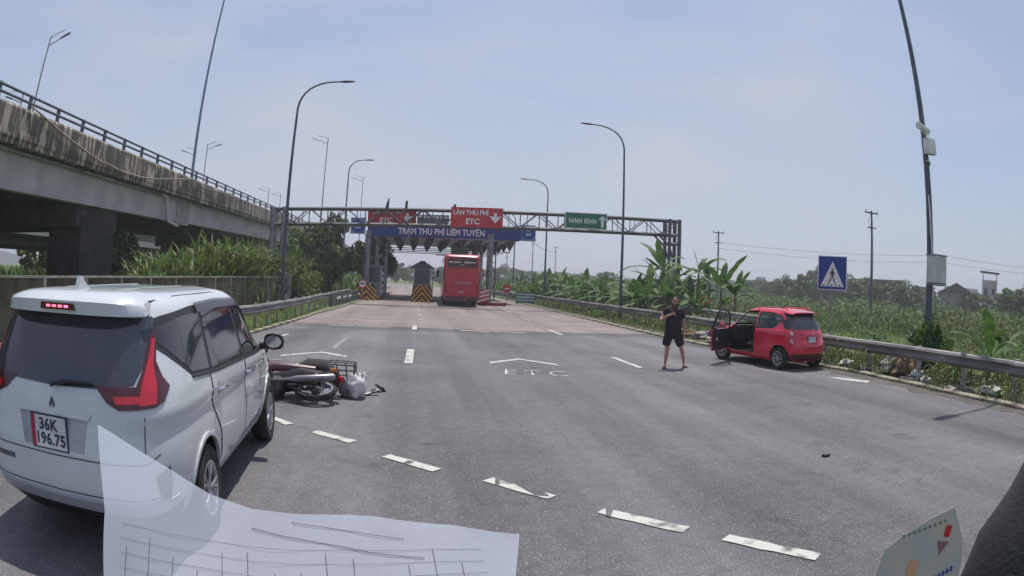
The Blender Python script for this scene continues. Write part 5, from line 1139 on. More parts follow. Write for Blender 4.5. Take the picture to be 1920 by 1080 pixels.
for (x, y, a) in ((-.18, -.08, -18), (.395, .13, 12)):
    mb = MB(); P_ = [(.0,-.135),(.04,-.12),(.05,-.05),(.04,.03),(.042,.10),(.02,.135),(-.02,.135),(-.042,.10),(-.04,.03),(-.05,-.05),(-.04,-.12)]; mb.prism(P_, 0.001, .018, 'z'); o_ = mb.build('slipper', M_slip, PN); o_.location = (x, y, 0); o_.rotation_euler = (0, 0, R(a))
mb = MB(); mb.prism([(-.07,1.47),(-.03,1.40),(0,1.38),(.03,1.40),(.07,1.47),(.05,1.47),(0,1.41),(-.05,1.47)], -.112, -.098, 'y'); mb.build('collar', mat('collar', (.05, .03, .04), .8), PN)
for s in (-1, 1): MB().box(s*.085-.012, s*.085+.012, -.105, -.092, 1.40, 1.43).build('collar_tab', mat('collar_tab', (.5, .4, .4), .7), PN)
# ------------------------------------------------------------------ brown fence panels on the left
M_fence = mat('fence_panel', (.06, .048, .030), .85, scale=1.3, col2=(.13, .11, .075), bump=.2)
M_cope = mat('fence_coping', (.36, .34, .28), .7, scale=3, bump=.2)
FN = thing('panel_fence', 'brown panel fence with pale top rail running below the reeds', 'fence')
fl = [(-11.2, 8.0), (-9.8, 13.0), (-9.5, 20), (-9.3, 30), (-8.75, 42)]
for (x0, y0), (x1, y1) in zip(fl[:-1], fl[1:]):
    n = max(1, round(math.hypot(x1-x0, y1-y0)/2.4)); az = -math.atan2(x1-x0, y1-y0)
    for i in range(n):
        ax, ay = x0+(x1-x0)*i/n, y0+(y1-y0)*i/n; L_ = math.hypot(x1-x0, y1-y0)/n
        def put(mb, nm, m_): o_ = mb.build(nm, m_, FN); o_.location = (ax, ay, 0); o_.rotation_euler = (0, 0, az)
        put(MB().box(-.02, .02, .05, L_-.05, .02, 1.52+random.uniform(-.015, .015)), 'panel', M_fence)
        put(MB().box(-.05, .05, -.05, .05, -.1, 1.54), 'post', M_galv_old if i % 3 else M_cope)
        put(MB().box(-.045, .045, .0, L_-.012, 1.54, 1.60), 'top_rail', M_cope)
MB().box(-8.95, -8.5, 41.9, 42.35, -.1, 1.75).build('end_pillar', M_conc, FN); MB().box(-9.0, -8.4, 41.85, 42.4, 1.752, 1.83).build('pillar_cap', M_cope, FN)
MB().box(-8.72, -8.6, 41.5, 41.62, 0, .45).build('marker_stone', M_white, FN)

# ------------------------------------------------------------------ vegetation
G1 = mat('leaf_mid', (.085, .150, .022), .55, var=.35, scale=3, transl=.3); G2 = mat('leaf_dark', (.036, .070, .016), .6, var=.35, scale=3, transl=.2)
G3 = mat('leaf_light', (.125, .20, .03), .55, var=.3, scale=3, transl=.35); G4 = mat('leaf_dry', (.20, .15, .065), .75, var=.3, scale=3, transl=.2)
G5 = mat('leaf_yellow', (.17, .18, .03), .6, var=.25, scale=3, transl=.35); G6 = mat('leaf_greygreen', (.105, .150, .045), .6, var=.3, scale=3, transl=.25)
def blades(name, P, H, Wd, lean, mats, seg=3, mi=None, parent=None, droop=.55):
    """numpy blades: P n x 3 roots, H heights, Wd widths"""
    n = len(P); az = NR.uniform(0, 2*np.pi, n); ln = NR.uniform(*lean, n); dx, dy = np.cos(az), np.sin(az); fx, fy = -dy, dx
    V = np.zeros((n, seg*2+1, 3)); 
    for k in range(seg+1):
        t = k/seg; off = ln*H*t**1.8; z = H*(t-droop*ln*t**2.4); wd = Wd*(1-t)**.7*(.55+.9*min(t*2.5, 1))*.5
        cx, cy_ = P[:, 0]+dx*off, P[:, 1]+dy*off; cz_ = P[:, 2]+z
        if k < seg:
            V[:, 2*k] = np.stack([cx-fx*wd, cy_-fy*wd, cz_], 1); V[:, 2*k+1] = np.stack([cx+fx*wd, cy_+fy*wd, cz_], 1)
        else: V[:, 2*k] = np.stack([cx, cy_, cz_], 1)
    b = (np.arange(n)*(2*seg+1))[:, None]; T = []
    for k in range(seg-1): T += [b+np.array([2*k, 2*k+1, 2*k+3]), b+np.array([2*k, 2*k+3, 2*k+2])]
    T += [b+np.array([2*seg-2, 2*seg-1, 2*seg])]; nt_ = len(T); F = np.concatenate(T)
    if mi is not None: mi = np.tile(mi, nt_)
    return mk_np(name, V.reshape(-1, 3), F, mats, parent, mi)
def clumped(x0, x1, y0, y1, n, k=None, sg=.35):
    k = k or max(4, n//40); c = np.stack([NR.uniform(x0, x1, k), NR.uniform(y0, y1, k)], 1); i = NR.integers(0, k, n)
    p = c[i]+NR.normal(0, sg, (n, 2)); return np.clip(p, [x0, y0], [x1, y1]), i
def kx(y, off): return np.interp(y, [p[1] for p in KR], [p[0] for p in KR])+off
def railx(y): return np.interp(y, [1, 6.5, 10, 14, 20, 27, 38, 50, 60, 74], [10.62, 11.05, 11.2, 11.12, 11.15, 11.3, 10.95, 10.6, 10.5, 10.6])
# short weeds between kerb and guardrail and just behind it
p, c = clumped(0, 1, 3, 62, 9000, 420, .30); u = NR.uniform(0, 1, len(p)); x = kx(p[:, 1], .35)+(u**1.1)*2.6
H = NR.uniform(.06, .30, len(p))*np.clip((x-kx(p[:, 1], .2))/1.2, .35, 1.6)
tag(blades('verge_grass', np.stack([x, p[:, 1], np.full(len(x), .03)], 1), H, H*.16+.01, (.2, .9), [G1, G3, G4, G2], mi=NR.choice(4, len(p), p=[.4, .25, .2, .15])), kind='stuff')
p, c = clumped(-9.3, -4.95, 12, 50, 14000, 500, .4); H = NR.uniform(.05, .2, len(p))
xlim = np.interp(p[:, 1], [12, 19, 24, 30, 36, 48], [-5.2, -5.1, -4.8, -4.65, -4.3, -4.1]); keep = p[:, 0] < xlim; p = p[keep]; H = H[keep]
tag(blades('left_verge_grass', np.stack([p[:, 0], p[:, 1], np.full(len(p), .0)], 1), H, H*.16+.012, (.2, .9), [G3, G5, G1], mi=NR.choice(3, len(p), p=[.6, .15, .25])), kind='stuff')
# low bright grass strip then tall weeds of the right-hand field
def field(name, x0, x1, y0, y1, n, hr, ws_, mats, pr, sg=.6, lean=(.15, .8), k=None, z0=-.1, behind=.5):
    p, c = clumped(x0, x1, y0, y1, n, k, sg); x = np.maximum(p[:, 0], railx(p[:, 1])+behind); h = NR.uniform(*hr, n)*(0.7+.6*NR.random(c.max()+1))[c]
    cm = NR.choice(len(mats), c.max()+1, p=pr)[c]; r_ = NR.choice(len(mats), n, p=pr); mi = np.where(NR.random(n) < .7, cm, r_)
    return tag(blades(name, np.stack([x, p[:, 1], np.full(n, z0)], 1), h, h*ws_, lean, mats, mi=mi), kind='stuff')
field('meadow_grass', 11.6, 31, 4, 55, 60000, (.06, .26), .10, [G3, G1, G5, G6], [.45, .27, .16, .12], .7)
field('tall_weeds', 27, 44, 8, 66, 9000, (.5, 1.3), .05, [G6, G1, G2, G4, G3], [.3, .25, .2, .12, .13], .7, z0=-.2)
field('far_scrub', 30, 110, 10, 150, 16000, (.7, 1.6), .09, [G6, G2, G1, G4], [.35, .3, .25, .1], 1.6, z0=-.3)
field('exit_scrub', 10.5, 30, 60, 170, 14000, (.8, 2.4), .09, [G1, G2, G3, G6], [.35, .25, .25, .15], 1.4, behind=1.2)
field('yellow_weeds', 13.0, 15.6, 11.0, 14.2, 1100, (.35, .75), .06, [G5, G3, G4], [.6, .25, .15], .3, k=14)
p, c = clumped(-18, -4.8, 78, 190, 12000, 300, 1.3); ok = p[:, 0] < np.interp(p[:, 1], [78, 130, 165, 205], [-4.5, -7.5, -13.5, -24]); p = p[ok]; n = len(p)
tag(blades('roadside_scrub', np.stack([p[:, 0], p[:, 1], np.full(n, -.05)], 1), NR.uniform(.9, 3.0, n), NR.uniform(.1, .3, n), (.2, .8), [G1, G3, G2], mi=NR.choice(3, n, p=[.4, .35, .25])), kind='stuff')
p, c = clumped(-80, -16, 10, 90, 26000, 500, 1.3); n = len(p)
tag(blades('field_under_bridge', np.stack([p[:, 0], p[:, 1], np.full(n, -.1)], 1), NR.uniform(.4, 1.3, n)*(np.where(p[:, 0] < -46, 1.7, .5)), NR.uniform(.1, .25, n), (.2, .8), [G3, G1, G2], mi=NR.choice(3, n, p=[.6, .3, .1])), kind='stuff')
# vines over the far part of the left fence
n = 5200; y = NR.uniform(42.6, 60, n); z = NR.uniform(0, 1.9, n); x = -7.9+NR.normal(0, .22, n)+(y-42)*.03
vh = thing('vine_hedge', 'fence overgrown with bright green creepers left of the far guardrail', 'hedge')
MB().box(-8.05, -7.95, 42.5, 60, 0, 1.55).build('fence', M_fence, vh).rotation_euler = (0, 0, 0)
a = NR.uniform(.05, .13, n); nx_ = NR.normal(0, 1, (n, 3)); nx_ /= np.linalg.norm(nx_, axis=1)[:, None]; t1 = np.cross(nx_, NR.normal(0, 1, (n, 3))); t1 /= np.linalg.norm(t1, axis=1)[:, None]; t2 = np.cross(nx_, t1)
C0 = np.stack([x, y, z*(1+.12*np.sin(y*1.3))], 1); Vq = np.stack([C0-t1*a[:, None], C0+t2*a[:, None]*.6, C0+t1*a[:, None], C0-t2*a[:, None]*.6], 1).reshape(-1, 3)
o = mk_np('leaves', Vq, np.arange(4*n).reshape(-1, 4), [G3, G1, G5], vh, NR.choice(3, n, p=[.5, .35, .15])); o['kind'] = 'stuff'

# trees and bushes: trunk, limbs and a crown of leaf clumps
def crown_mesh(name, r, n, leaf, mats, pr, seed, clumps=26, flat=.8, hollow=.55):
    g_ = np.random.default_rng(seed); d = g_.normal(0, 1, (clumps, 3)); d /= np.linalg.norm(d, axis=1)[:, None]; rad = g_.uniform(hollow, 1, clumps)
    c = d*rad[:, None]*np.array(r); c[:, 2] = np.where(c[:, 2] < 0, c[:, 2]*.6, c[:, 2])
    i = g_.integers(0, clumps, n); sz = g_.uniform(.22, .42, clumps)[i]
    q = g_.normal(0, 1, (n, 3)); q /= np.linalg.norm(q, axis=1)[:, None]; q *= (g_.uniform(.3, 1, n)**.5)[:, None]
    P = c[i]+q*sz[:, None]*np.array([max(r)]*2+[max(r)*flat])*.8
    nn = q*.6+g_.normal(0, .6, (n, 3))+np.array([0, 0, .3]); nn /= np.linalg.norm(nn, axis=1)[:, None]; t1 = np.cross(nn, g_.normal(0, 1, (n, 3))); t1 /= np.linalg.norm(t1, axis=1)[:, None]; t2 = np.cross(nn, t1)
    a = g_.uniform(.6, 1.3, n)*leaf; V = np.stack([P-t1*a[:, None], P-t2*a[:, None]*.45, P+t1*a[:, None], P+t2*a[:, None]*.45], 1).reshape(-1, 3)
    cm = g_.choice(len(mats), clumps, p=pr)[i]; mi = np.where(g_.random(n) < .65, cm, g_.choice(len(mats), n, p=pr))
    o_ = mk_np(name, V, np.arange(4*n).reshape(-1, 4), mats, None, mi); me = o_.data; bpy.data.objects.remove(o_); return me
M_bark = mat('bark', (.09, .07, .05), .9, scale=6, bump=.5)
CROWNS = {}
def shrubs(name, x0, x1, y0, y1, nm_, per, rad, hh, leaf, mats, pr, z0=-.2, fit=None):
    '''a mass of low bushes nobody could count: leaf cards over many small mounds'''
    cx = NR.uniform(x0, x1, nm_); cy_ = NR.uniform(y0, y1, nm_); cx = np.maximum(cx, railx(cy_)+1.5) if fit is None else railx(cy_)+np.where(NR.random(nm_) < .22, NR.uniform(-.45, -.2, nm_), NR.uniform(.15, 1.1, nm_)); rr = NR.uniform(*rad, nm_); h = NR.uniform(*hh, nm_)
    i = np.repeat(np.arange(nm_), per); n = len(i); th = NR.uniform(0, 2*np.pi, n); u = NR.uniform(0, 1, n); s_ = NR.uniform(.75, 1.05, n)
    P = np.stack([cx[i]+rr[i]*np.sqrt(1-u*u)*np.cos(th)*s_, cy_[i]+rr[i]*np.sqrt(1-u*u)*np.sin(th)*s_, z0+h[i]*u*s_], 1)
    P += NR.normal(0, .12, (n, 3))*rr[i][:, None]
    nn = np.stack([np.cos(th)*np.sqrt(1-u*u), np.sin(th)*np.sqrt(1-u*u), u], 1)+NR.normal(0, .55, (n, 3)); nn /= np.linalg.norm(nn, axis=1)[:, None]
    t1 = np.cross(nn, NR.normal(0, 1, (n, 3))); t1 /= np.linalg.norm(t1, axis=1)[:, None]; t2 = np.cross(nn, t1); a = (NR.uniform(.6, 1.4, n)*leaf)[:, None]
    V = np.stack([P-t1*a, P-t2*a*.4, P+t1*a, P+t2*a*.4], 1).reshape(-1, 3); cm = NR.choice(len(mats), nm_, p=pr)[i]; mi = np.where(NR.random(n) < .75, cm, NR.choice(len(mats), n, p=pr))
    return tag(mk_np(name, V, np.arange(4*n).reshape(-1, 4), mats, None, mi), kind='stuff')
shrubs('low_shrubs', 27, 44, 8, 64, 340, 170, (.6, 1.4), (.6, 1.6), .085, [G6, G1, G2, G4], [.36, .34, .22, .08])
shrubs('verge_bushes', 10.2, 12.6, 5, 48, 150, 130, (.2, .55), (.3, .95), .045, [G6, G1, G3, G4], [.3, .35, .2, .15], z0=-.05, fit=1)
shrubs('near_shrubs', 13.5, 28, 6, 34, 70, 220, (.35, .9), (.25, .75), .07, [G6, G1, G2, G4], [.3, .36, .26, .08])
shrubs('far_shrubs', 34, 125, 20, 160, 520, 90, (1.2, 3.2), (1.0, 2.2), .20, [G6, G1, G2, G3], [.36, .3, .22, .12], z0=-.3)
def tree(loc, h, r, label, cat='tree', group=None, kind=0, name='tree', n=2600, leaf=.16, tr=.35, seed=None, flat=.85, rz=None, mats=None, pr=None, clumps=26):
    key = (kind, n, leaf, clumps)
    if key not in CROWNS: CROWNS[key] = crown_mesh('crown', (1, 1, .8), n, leaf/1.0, mats or [G2, G1, G6], pr or [.6, .28, .12], 11+kind, clumps)
    t = thing(name, label, cat, loc, random.uniform(0, 6.28) if rz is None else rz, group)
    c = share(CROWNS[key], 'crown', t, (0, 0, h*tr+(h*(1-tr))*.45), (0, 0, 0), (r, r, h*(1-tr)*.62))
    mb = MB(); mb.tube([(0, 0, -.2), (.03*h*.2, .02, h*tr), (-.02*h, .03*h, h*.75)], [.035*h, .025*h, .008*h], 8)
    for k in range(4):
        a_ = k*1.6+.4; mb.tube([(0, 0, h*tr*.9), (r*.35*math.cos(a_), r*.35*math.sin(a_), h*(tr+.18)), (r*.6*math.cos(a_), r*.6*math.sin(a_), h*(tr+.32))], [.016*h, .011*h, .004*h], 6)
    mb.build('trunk', M_bark, t, smooth=True); return t
tree((-7.1, 53, 0), 7.0, 2.6, 'big dark leafy tree behind the left end of the gantry', kind=1, n=7000, leaf=.085, tr=.12, clumps=44)
tree((-3.9, 62.5, 0), 6.2, 2.1, 'dark tree standing behind the left toll booth', kind=1, n=7000, leaf=.085, tr=.15, clumps=44)
tree((-10.2, 52, 0), 5.6, 2.2, 'rounded green tree left of the big dark tree', kind=2, n=6000, leaf=.085, tr=.15, mats=[G1, G2, G3], pr=[.5, .3, .2], clumps=40)
tree((-17.2, 31, 0), 4.3, 1.2, 'slender bush climbing beside the bridge pier in the shade', 'bush', kind=2, n=6000, leaf=.085, tr=.2, name='bush', clumps=40)
tree((-15.5, 27.2, 0), 3.0, 1.6, 'low shaded bush at the foot of the bridge pier', 'bush', kind=1, n=7000, leaf=.085, tr=.05, name='bush', clumps=44)
tree((-28, 22, 0), 3.0, 2.4, 'dark bush on the bright field left of the bridge pier', 'bush', kind=1, n=7000, leaf=.085, tr=.05, name='bush', clumps=44)
# reeds / elephant grass clumps behind the fence
def reed_mesh(seed, n, h, dry=.12):
    g_ = np.random.default_rng(seed); st = NR.bit_generator.state
    P = np.stack([g_.normal(0, .38, n), g_.normal(0, .38, n), g_.uniform(0, h*.45, n)*(g_.random(n) < .7)], 1)
    H = g_.uniform(.35, .75, n)*h; o_ = blades('leaves', P, H, np.full(n, .06)+H*.02, (.25, 1.0), [G1, G3, G4, G6], seg=4, mi=g_.choice(4, n, p=[.42, .38-dry/2, dry, .2-dry/2]), droop=.7)
    me = o_.data; bpy.data.objects.remove(o_); return me
REED = [reed_mesh(s, 420, 3.4, .1+.08*s) for s in range(3)]
rs = [(-10.8, 22.3, .72), (-11.6, 24.5, .95), (-10.6, 26.2, .82), (-11.8, 27.9, 1.0), (-10.7, 29.6, .95), (-11.2, 31.4, 1.2), (-10.4, 33.2, 1.18), (-11.9, 34.4, 1.3), (-10.3, 35.4, 1.2), (-10.9, 37.6, 1.3), (-10.2, 39.8, 1.25), (-11.4, 41.6, 1.3), (-9.9, 43.5, 1.2), (-10.8, 45.6, 1.3), (-9.4, 47.5, 1.15), (-9.9, 49.6, 1.2), (-8.8, 51.2, 1.0)]
for i, (x, y, s_) in enumerate(rs):
    lab = 'tall arching elephant grass clump behind the brown fence'
    t = thing('elephant_grass', lab, 'grass clump', (x, y, 0), random.uniform(0, 6), 'elephant grass clumps behind the fence')
    c = share(REED[i % 3], 'leaves', t, (0, 0, 0), (0, 0, 0), (s_*1.15, s_*1.15, s_)); c['kind'] = 'stuff'
    mb = MB()
    for k in range(7): a_ = k*.9; mb.tube([(.2*math.cos(a_), .2*math.sin(a_), -.1), (.32*math.cos(a_), .32*math.sin(a_), 1.3*s_), (.45*math.cos(a_), .45*math.sin(a_), 2.2*s_)], [.022, .018, .008], 5)
    mb.build('stems', G4, t)
# small palm / cut bush before the fence end
# ---- banana plants
def banana_leaf(seed, L_=2.3, wd=.30, droop=.9, torn=.4):
    rg = random.Random(seed); V = []; F = []; N_ = 12; x = z = 0; ang = R(66); P = [(0, 0)]
    pet = .35
    P = [(0, 0)]; 
    for i in range(N_): ang -= droop*R(100)/N_*(i/N_*1.3+.3); P.append((P[-1][0]+L_/N_*math.cos(ang), P[-1][1]+L_/N_*math.sin(ang)))
    for i, (px, pz) in enumerate(P):
        t = i/N_; w_ = max(.02, wd*min(1, max(0, (t-.12)/.2))**.7*(1-t**5)**.5)
        s1 = 1-torn*(rg.random() if rg.random() < .5 else 0); s2 = 1-torn*(rg.random() if rg.random() < .5 else 0)
        V += [(px, -w_*s1, pz-w_*.30), (px, 0, pz), (px, w_*s2, pz-w_*.30)]
    for i in range(N_): F += [(3*i, 3*i+1, 3*i+4, 3*i+3), (3*i+1, 3*i+2, 3*i+5, 3*i+4)]
    o_ = mk('leaf', V, F, BL); me = o_.data; bpy.data.objects.remove(o_); return me
BL = mat('banana_leaf', (.045, .095, .022), .6, var=.3, scale=2.5, transl=.35, spec=.3, col2=(.10, .17, .04)); BLD = mat('banana_leaf_dry', (.24, .15, .05), .8, var=.3, scale=3, transl=.2)
BLS = [banana_leaf(1, 2.2, .25, .9), banana_leaf(2, 2.5, .27, .7, .5), banana_leaf(3, 2.0, .25, .3, .2), banana_leaf(4, 2.4, .23, 1.1, .7), banana_leaf(5, 2.8, .26, .45, .35)]
M_stem = mat('banana_stem', (.12, .14, .06), .6, col2=(.2, .15, .08), scale=3)
def banana(loc, h, s_, label=None, nl=8, group='banana plants behind the right guardrail', dry=1, elev=None, seed=None):
    rg = random.Random(seed if seed is not None else int(loc[0]*100+loc[1]*7)); t = thing('banana_plant', label or 'leafy banana plant in the dense row behind the right guardrail', 'banana plant', loc, rg.uniform(0, 6), None if label else group)
    mb = MB(); mb.tube([(0, 0, -.3), (.02, 0, h*.5), (.0, .03, h)], [.12*s_, .10*s_, .05*s_], 8); mb.build('stem', M_stem, t, smooth=True)
    for k in range(nl):
        a_ = 2.4*k+rg.uniform(-.3, .3); up_ = (-.25, .1, .55, .9, .3, .75, 1.1, .0, .6)[k % 9]+rg.uniform(-.15, .15)
        me = BLS[2] if k == 0 else BLS[rg.randrange(5)]
        q = share(me, 'leaf', t, (0, 0, h-.12*rg.random()), (0, up_, a_), [s_*rg.uniform(.75, 1.1)]*3)
    for k in range(dry):
        q = share(BLS[3], 'dry_leaf', t, (0, 0, h*.8), (0, rg.uniform(.9, 1.4), rg.uniform(0, 6)), [s_*.8]*3); q.material_slots[0].link = 'OBJECT'; q.material_slots[0].material = BLD
    return t
for i in range(44):       # dense low row
    y = 32.5+i*.95+random.uniform(-.4, .4); x = 14.6+random.uniform(-1.2, 1.8)+max(0, (y-52))*-.06; banana((x, y, -.1), random.uniform(.9, 1.8)*(1 if y < 60 else 1.1), random.uniform(.85, 1.1), nl=8, dry=1 if i % 3 else 0)
for i, y in enumerate((31.5, 35, 38.5, 42, 46)): banana((17.2+random.uniform(-.5, 1), y, -.1), random.uniform(1.5, 2.4), .95, nl=8)
banana((15.6, 37.6, -.1), 3.1, 1.15, 'tallest banana plant with long leaf reaching left past the lamp post', nl=9, seed=5)
banana((17.0, 35.0, -.1), 3.0, 1.1, 'tall banana plant under the right gantry column', nl=9, seed=9)
banana((17.0, 31.8, -.1), 2.1, 1.1, 'banana plant with wide spread leaves right of the gantry column', nl=9, seed=14)
banana((16.2, 34.2, -.1), 1.3, .9, 'banana plant with hanging brown dry leaves', nl=4, dry=8, seed=3)
banana((15.3, 35.8, -.1), 1.2, .8, 'short banana plant with withered orange-brown leaves', nl=3, dry=7, seed=33)
banana((12.6, 8.3, -.1), .75, .75, 'small young banana plant beside the guardrail at the right edge', nl=7, dry=0, seed=21)
banana((14.0, 9.4, -.1), .7, .7, 'second young banana plant farther behind the guardrail at right edge', nl=6, dry=0, seed=22)
tree((12.05, 10.4, -.1), 1.7, .42, 'leafy creeper bush round the foot of the camera lamp post', 'bush', kind=2, n=6000, leaf=.085, tr=.02, name='bush', clumps=40)
tree((14.8, 12.6, -.1), 1.3, .8, 'round low bush behind the guardrail left of the camera lamp post', 'bush', kind=2, n=6000, leaf=.085, tr=.02, name='bush', clumps=40)
# far trees on the horizon
lab_far = 'dark far tree in the hazy tree line across the fields'
MATF = [G2, G6, G1]
az_h = [(27.5, 180, 5, 6), (29, 210, 6, 7), (30.5, 190, 5, 6), (32, 170, 6.5, 6), (33.3, 150, 5.5, 5), (34.3, 128, 6.2, 4), (36.4, 120, 6.5, 4.5), (37.8, 150, 9.5, 4.5), (38.9, 140, 7, 5), (40.4, 130, 7.0, 5), (41.6, 125, 6.5, 5), (42.7, 120, 6.2, 5), (44.6, 118, 5.8, 5), (46.6, 115, 5.8, 5.2), (48.6, 122, 5.2, 4.5), (51.4, 110, 5.0, 3.5), (52.6, 118, 5.4, 3.5), (54.3, 105, 4.6, 4), (58.6, 95, 5.0, 4), (60.5, 92, 5.4, 4), (25.5, 220, 6, 7), (23.5, 200, 5, 6), (21.5, 230, 5.5, 7), (19.5, 210, 5, 6), (17.5, 180, 6.5, 5), (15.6, 170, 5.5, 6), (14, 190, 6, 7), (12, 180, 5.5, 6), (10, 200, 6.5, 7), (8.2, 210, 8, 6), (5.5, 230, 7, 7), (3.5, 240, 7.5, 8)]
for i, (a_, d_, h_, r_) in enumerate(az_h):
    tree((d_*math.sin(R(a_)), d_*math.cos(R(a_)), -.4), h_, r_*.9, lab_far, group='far trees along the horizon', kind=3+i % 2, n=7000, leaf=.055, tr=.05, mats=MATF, pr=[.4, .35, .25], clumps=30)
for i, (x, y, h_) in enumerate(((-9, 165, 6), (-14, 150, 5.5), (-5, 185, 6.5), (-1, 205, 6), (3.5, 215, 6.5), (8.5, 200, 5.5), (-20, 140, 6))):
    tree((x, y, -.2), h_, h_*.62, 'leafy tree beside the road beyond the toll gate', group='trees beyond the toll gate', kind=3+i % 2, n=7000, leaf=.055, tr=.05, mats=MATF, pr=[.4, .35, .25], clumps=30)
for i, (x, y, h_) in enumerate(((-58, 38, 4.2), (-62, 46, 4.6), (-56, 28, 3.8), (-70, 60, 5), (-64, 34, 4.2), (-72, 45, 5), (-60, 22, 4), (-75, 75, 6), (-50, 64, 5))):
    tree((x, y, -.2), h_, h_*.6, 'green tree on the far field seen under the flyover', group='trees seen under the flyover', kind=5, n=2600, leaf=.11, tr=.05, mats=[G1, G3, G2], pr=[.5, .3, .2], clumps=30)
tg_ = tag(mk('hills', [(900*math.sin(R(a)), 900*math.cos(R(a)), z) for a in range(-60, 96, 3) for z in (-2, 13+5*math.sin(a*.23)+3*math.sin(a*.71))], [(2*i, 2*i+2, 2*i+3, 2*i+1) for i in range(51)], mat('far_wood', (.03, .05, .025), .95, scale=.05, var=.4)), kind='structure')

# ------------------------------------------------------------------ houses and utility poles
M_wall = mat('house_wall', (.42, .41, .38), .8, scale=.8, var=.15); M_wall2 = mat('house_wall_grey', (.22, .22, .22), .85, scale=.8, var=.2); M_roof = mat('roof_dark', (.10, .085, .08), .8, scale=1); M_win = mat('house_window', (.03, .035, .045), .2)
def house(az, d, w_, h_, dp, label, m=M_wall, roof='gable', wins=2):
    a_ = R(az); t = thing('house', label, 'house', (d*math.sin(a_), d*math.cos(a_), -.3), -a_)
    MB().box(-w_/2, w_/2, 0, dp, 0, h_).build('wall', m, t)
    mb = MB()
    if roof == 'gable': mb.prism([(-w_/2-.3, h_+.003), (w_/2+.3, h_+.003), (0, h_+w_*.25)], -.3, dp+.3, 'y'); mb.build('roof', M_roof, t)
    elif roof == 'flat': mb.box(-w_/2-.2, w_/2+.2, -.2, dp+.2, h_+.003, h_+.25); mb.build('roof', M_wall2, t)
    else:
        for x in (-w_/2+.15, w_/2-.15):
            for y in (.15, dp-.15): mb.box(x-.06, x+.06, y-.06, y+.06, h_, h_+1.3)
        mb.prism([(-w_/2-.5, h_+1.5), (w_/2+.5, h_+1.2), (w_/2+.5, h_+1.3), (-w_/2-.5, h_+1.6)], -.5, dp+.5, 'y'); mb.build('roof', M_roof, t)
    for fl_ in range(max(1, int(h_//2.6))):
        for k in range(wins):
            x = -w_/2+w_*(k+.5)/wins; z = 1.0+fl_*2.7
            if z+1.1 < h_: f = MB().box(x-.35, x+.35, -.05, -.001, z, z+1.1).build('window', M_win, t); MB().box(x-.42, x+.42, -.09, -.052, z-.1, z-.02).build('sill', M_wall, f)
    return t
house(56.0, 112, 3.4, 6.2, 5, 'white narrow house with canopy roof, tallest at the far right', roof='canopy', wins=2)
house(57.6, 110, 3.0, 3.6, 5, 'low white house wing right of the narrow tall house', roof='flat')
house(61.0, 104, 2.2, 4.0, 5, 'small white house at the extreme right of the horizon', roof='gable', wins=1)
house(59.4, 118, 5, 3.6, 6, 'grey house between the two white houses at right', m=M_wall2, roof='flat')
house(52.2, 105, 6, 3.8, 6, 'grey house with dark gable roof and rooftop mast', m=M_wall2, roof='gable')
house(44.3, 125, 9, 5.6, 8, 'broad dark flat-roofed building left of the control box', m=mat('house_dark', (.09, .10, .09), .8), roof='flat', wins=4)
house(48.9, 118, 3.5, 4.4, 5, 'pale house just right of the camera pole', roof='flat')
def upole(loc, h, label, group='electric poles across the fields'):
    t = thing('electric_pole', label, 'electric pole', loc, 0, group)
    MB().tube([(0, 0, -.3), (0, 0, h)], [.17, .10], 8).build('pole', M_pole, t, smooth=True)
    MB().box(-.9, .9, -.05, .05, h-.25, h-.13).build('crossarm', M_pole, t); MB().box(-.6, .6, -.05, .05, h-1.6, h-1.5).build('crossarm', M_pole, t)
    for x in (-.8, 0, .8): MB().tube([(x, 0, h-.13), (x, 0, h+.06)], .05, 6).build('insulator', M_wall2, t)
    mb = MB(); mb.tube([(-.15, 0, h-.3), (-.5, 0, h-1.0), (-.2, 0, h-1.9)], .02, 4); mb.build('cable', M_black, t)
ups = [((39.5, 42.4, 0), 9.8, 'electric pole with crossarms right of the pedestrian sign'), ((40, 76.2, 0), 9.9, 'electric pole between the gantry and the red car'), ((43, 190, 0), 13, 'distant electric pole above the banana plants, nearest the gantry sign'), ((33, 175, 0), 14, 'distant slim electric pole left of the banana plants'), ((28, 190, 0), 10.5, 'small distant electric pole above the banana row')]
for a_ in ups: upole(*a_)
def wire(P, label, r=.02, group='overhead wires'):
    pts = []
    for p_, q_ in zip(P[:-1], P[1:]):
        d_ = (Vector(q_)-Vector(p_)).length
        for i in range(10): u = i/10; v = Vector(p_).lerp(Vector(q_), u); v.z -= 4*u*(1-u)*d_*.02; pts.append(v)
    pts.append(Vector(P[-1])); mb = MB(); mb.tube(pts, r, 4); tag(mb.build('wire', mat('wire', (.14, .15, .18), .6)), label, 'wire', group)
wire([(40, 76.2, 8.4), (70, 58, 8.4), (104, 40, 8.4)], 'upper thin overhead wire crossing the sky at right', .022); wire([(40, 76.2, 7.6), (70, 58, 7.4), (104, 40, 7.6)], 'lower thin overhead wire crossing the sky at right', .022)
wire([(12, 70, 7.6), (25, 110, 7.5)], 'wire sloping down right of the toll canopy', .03)

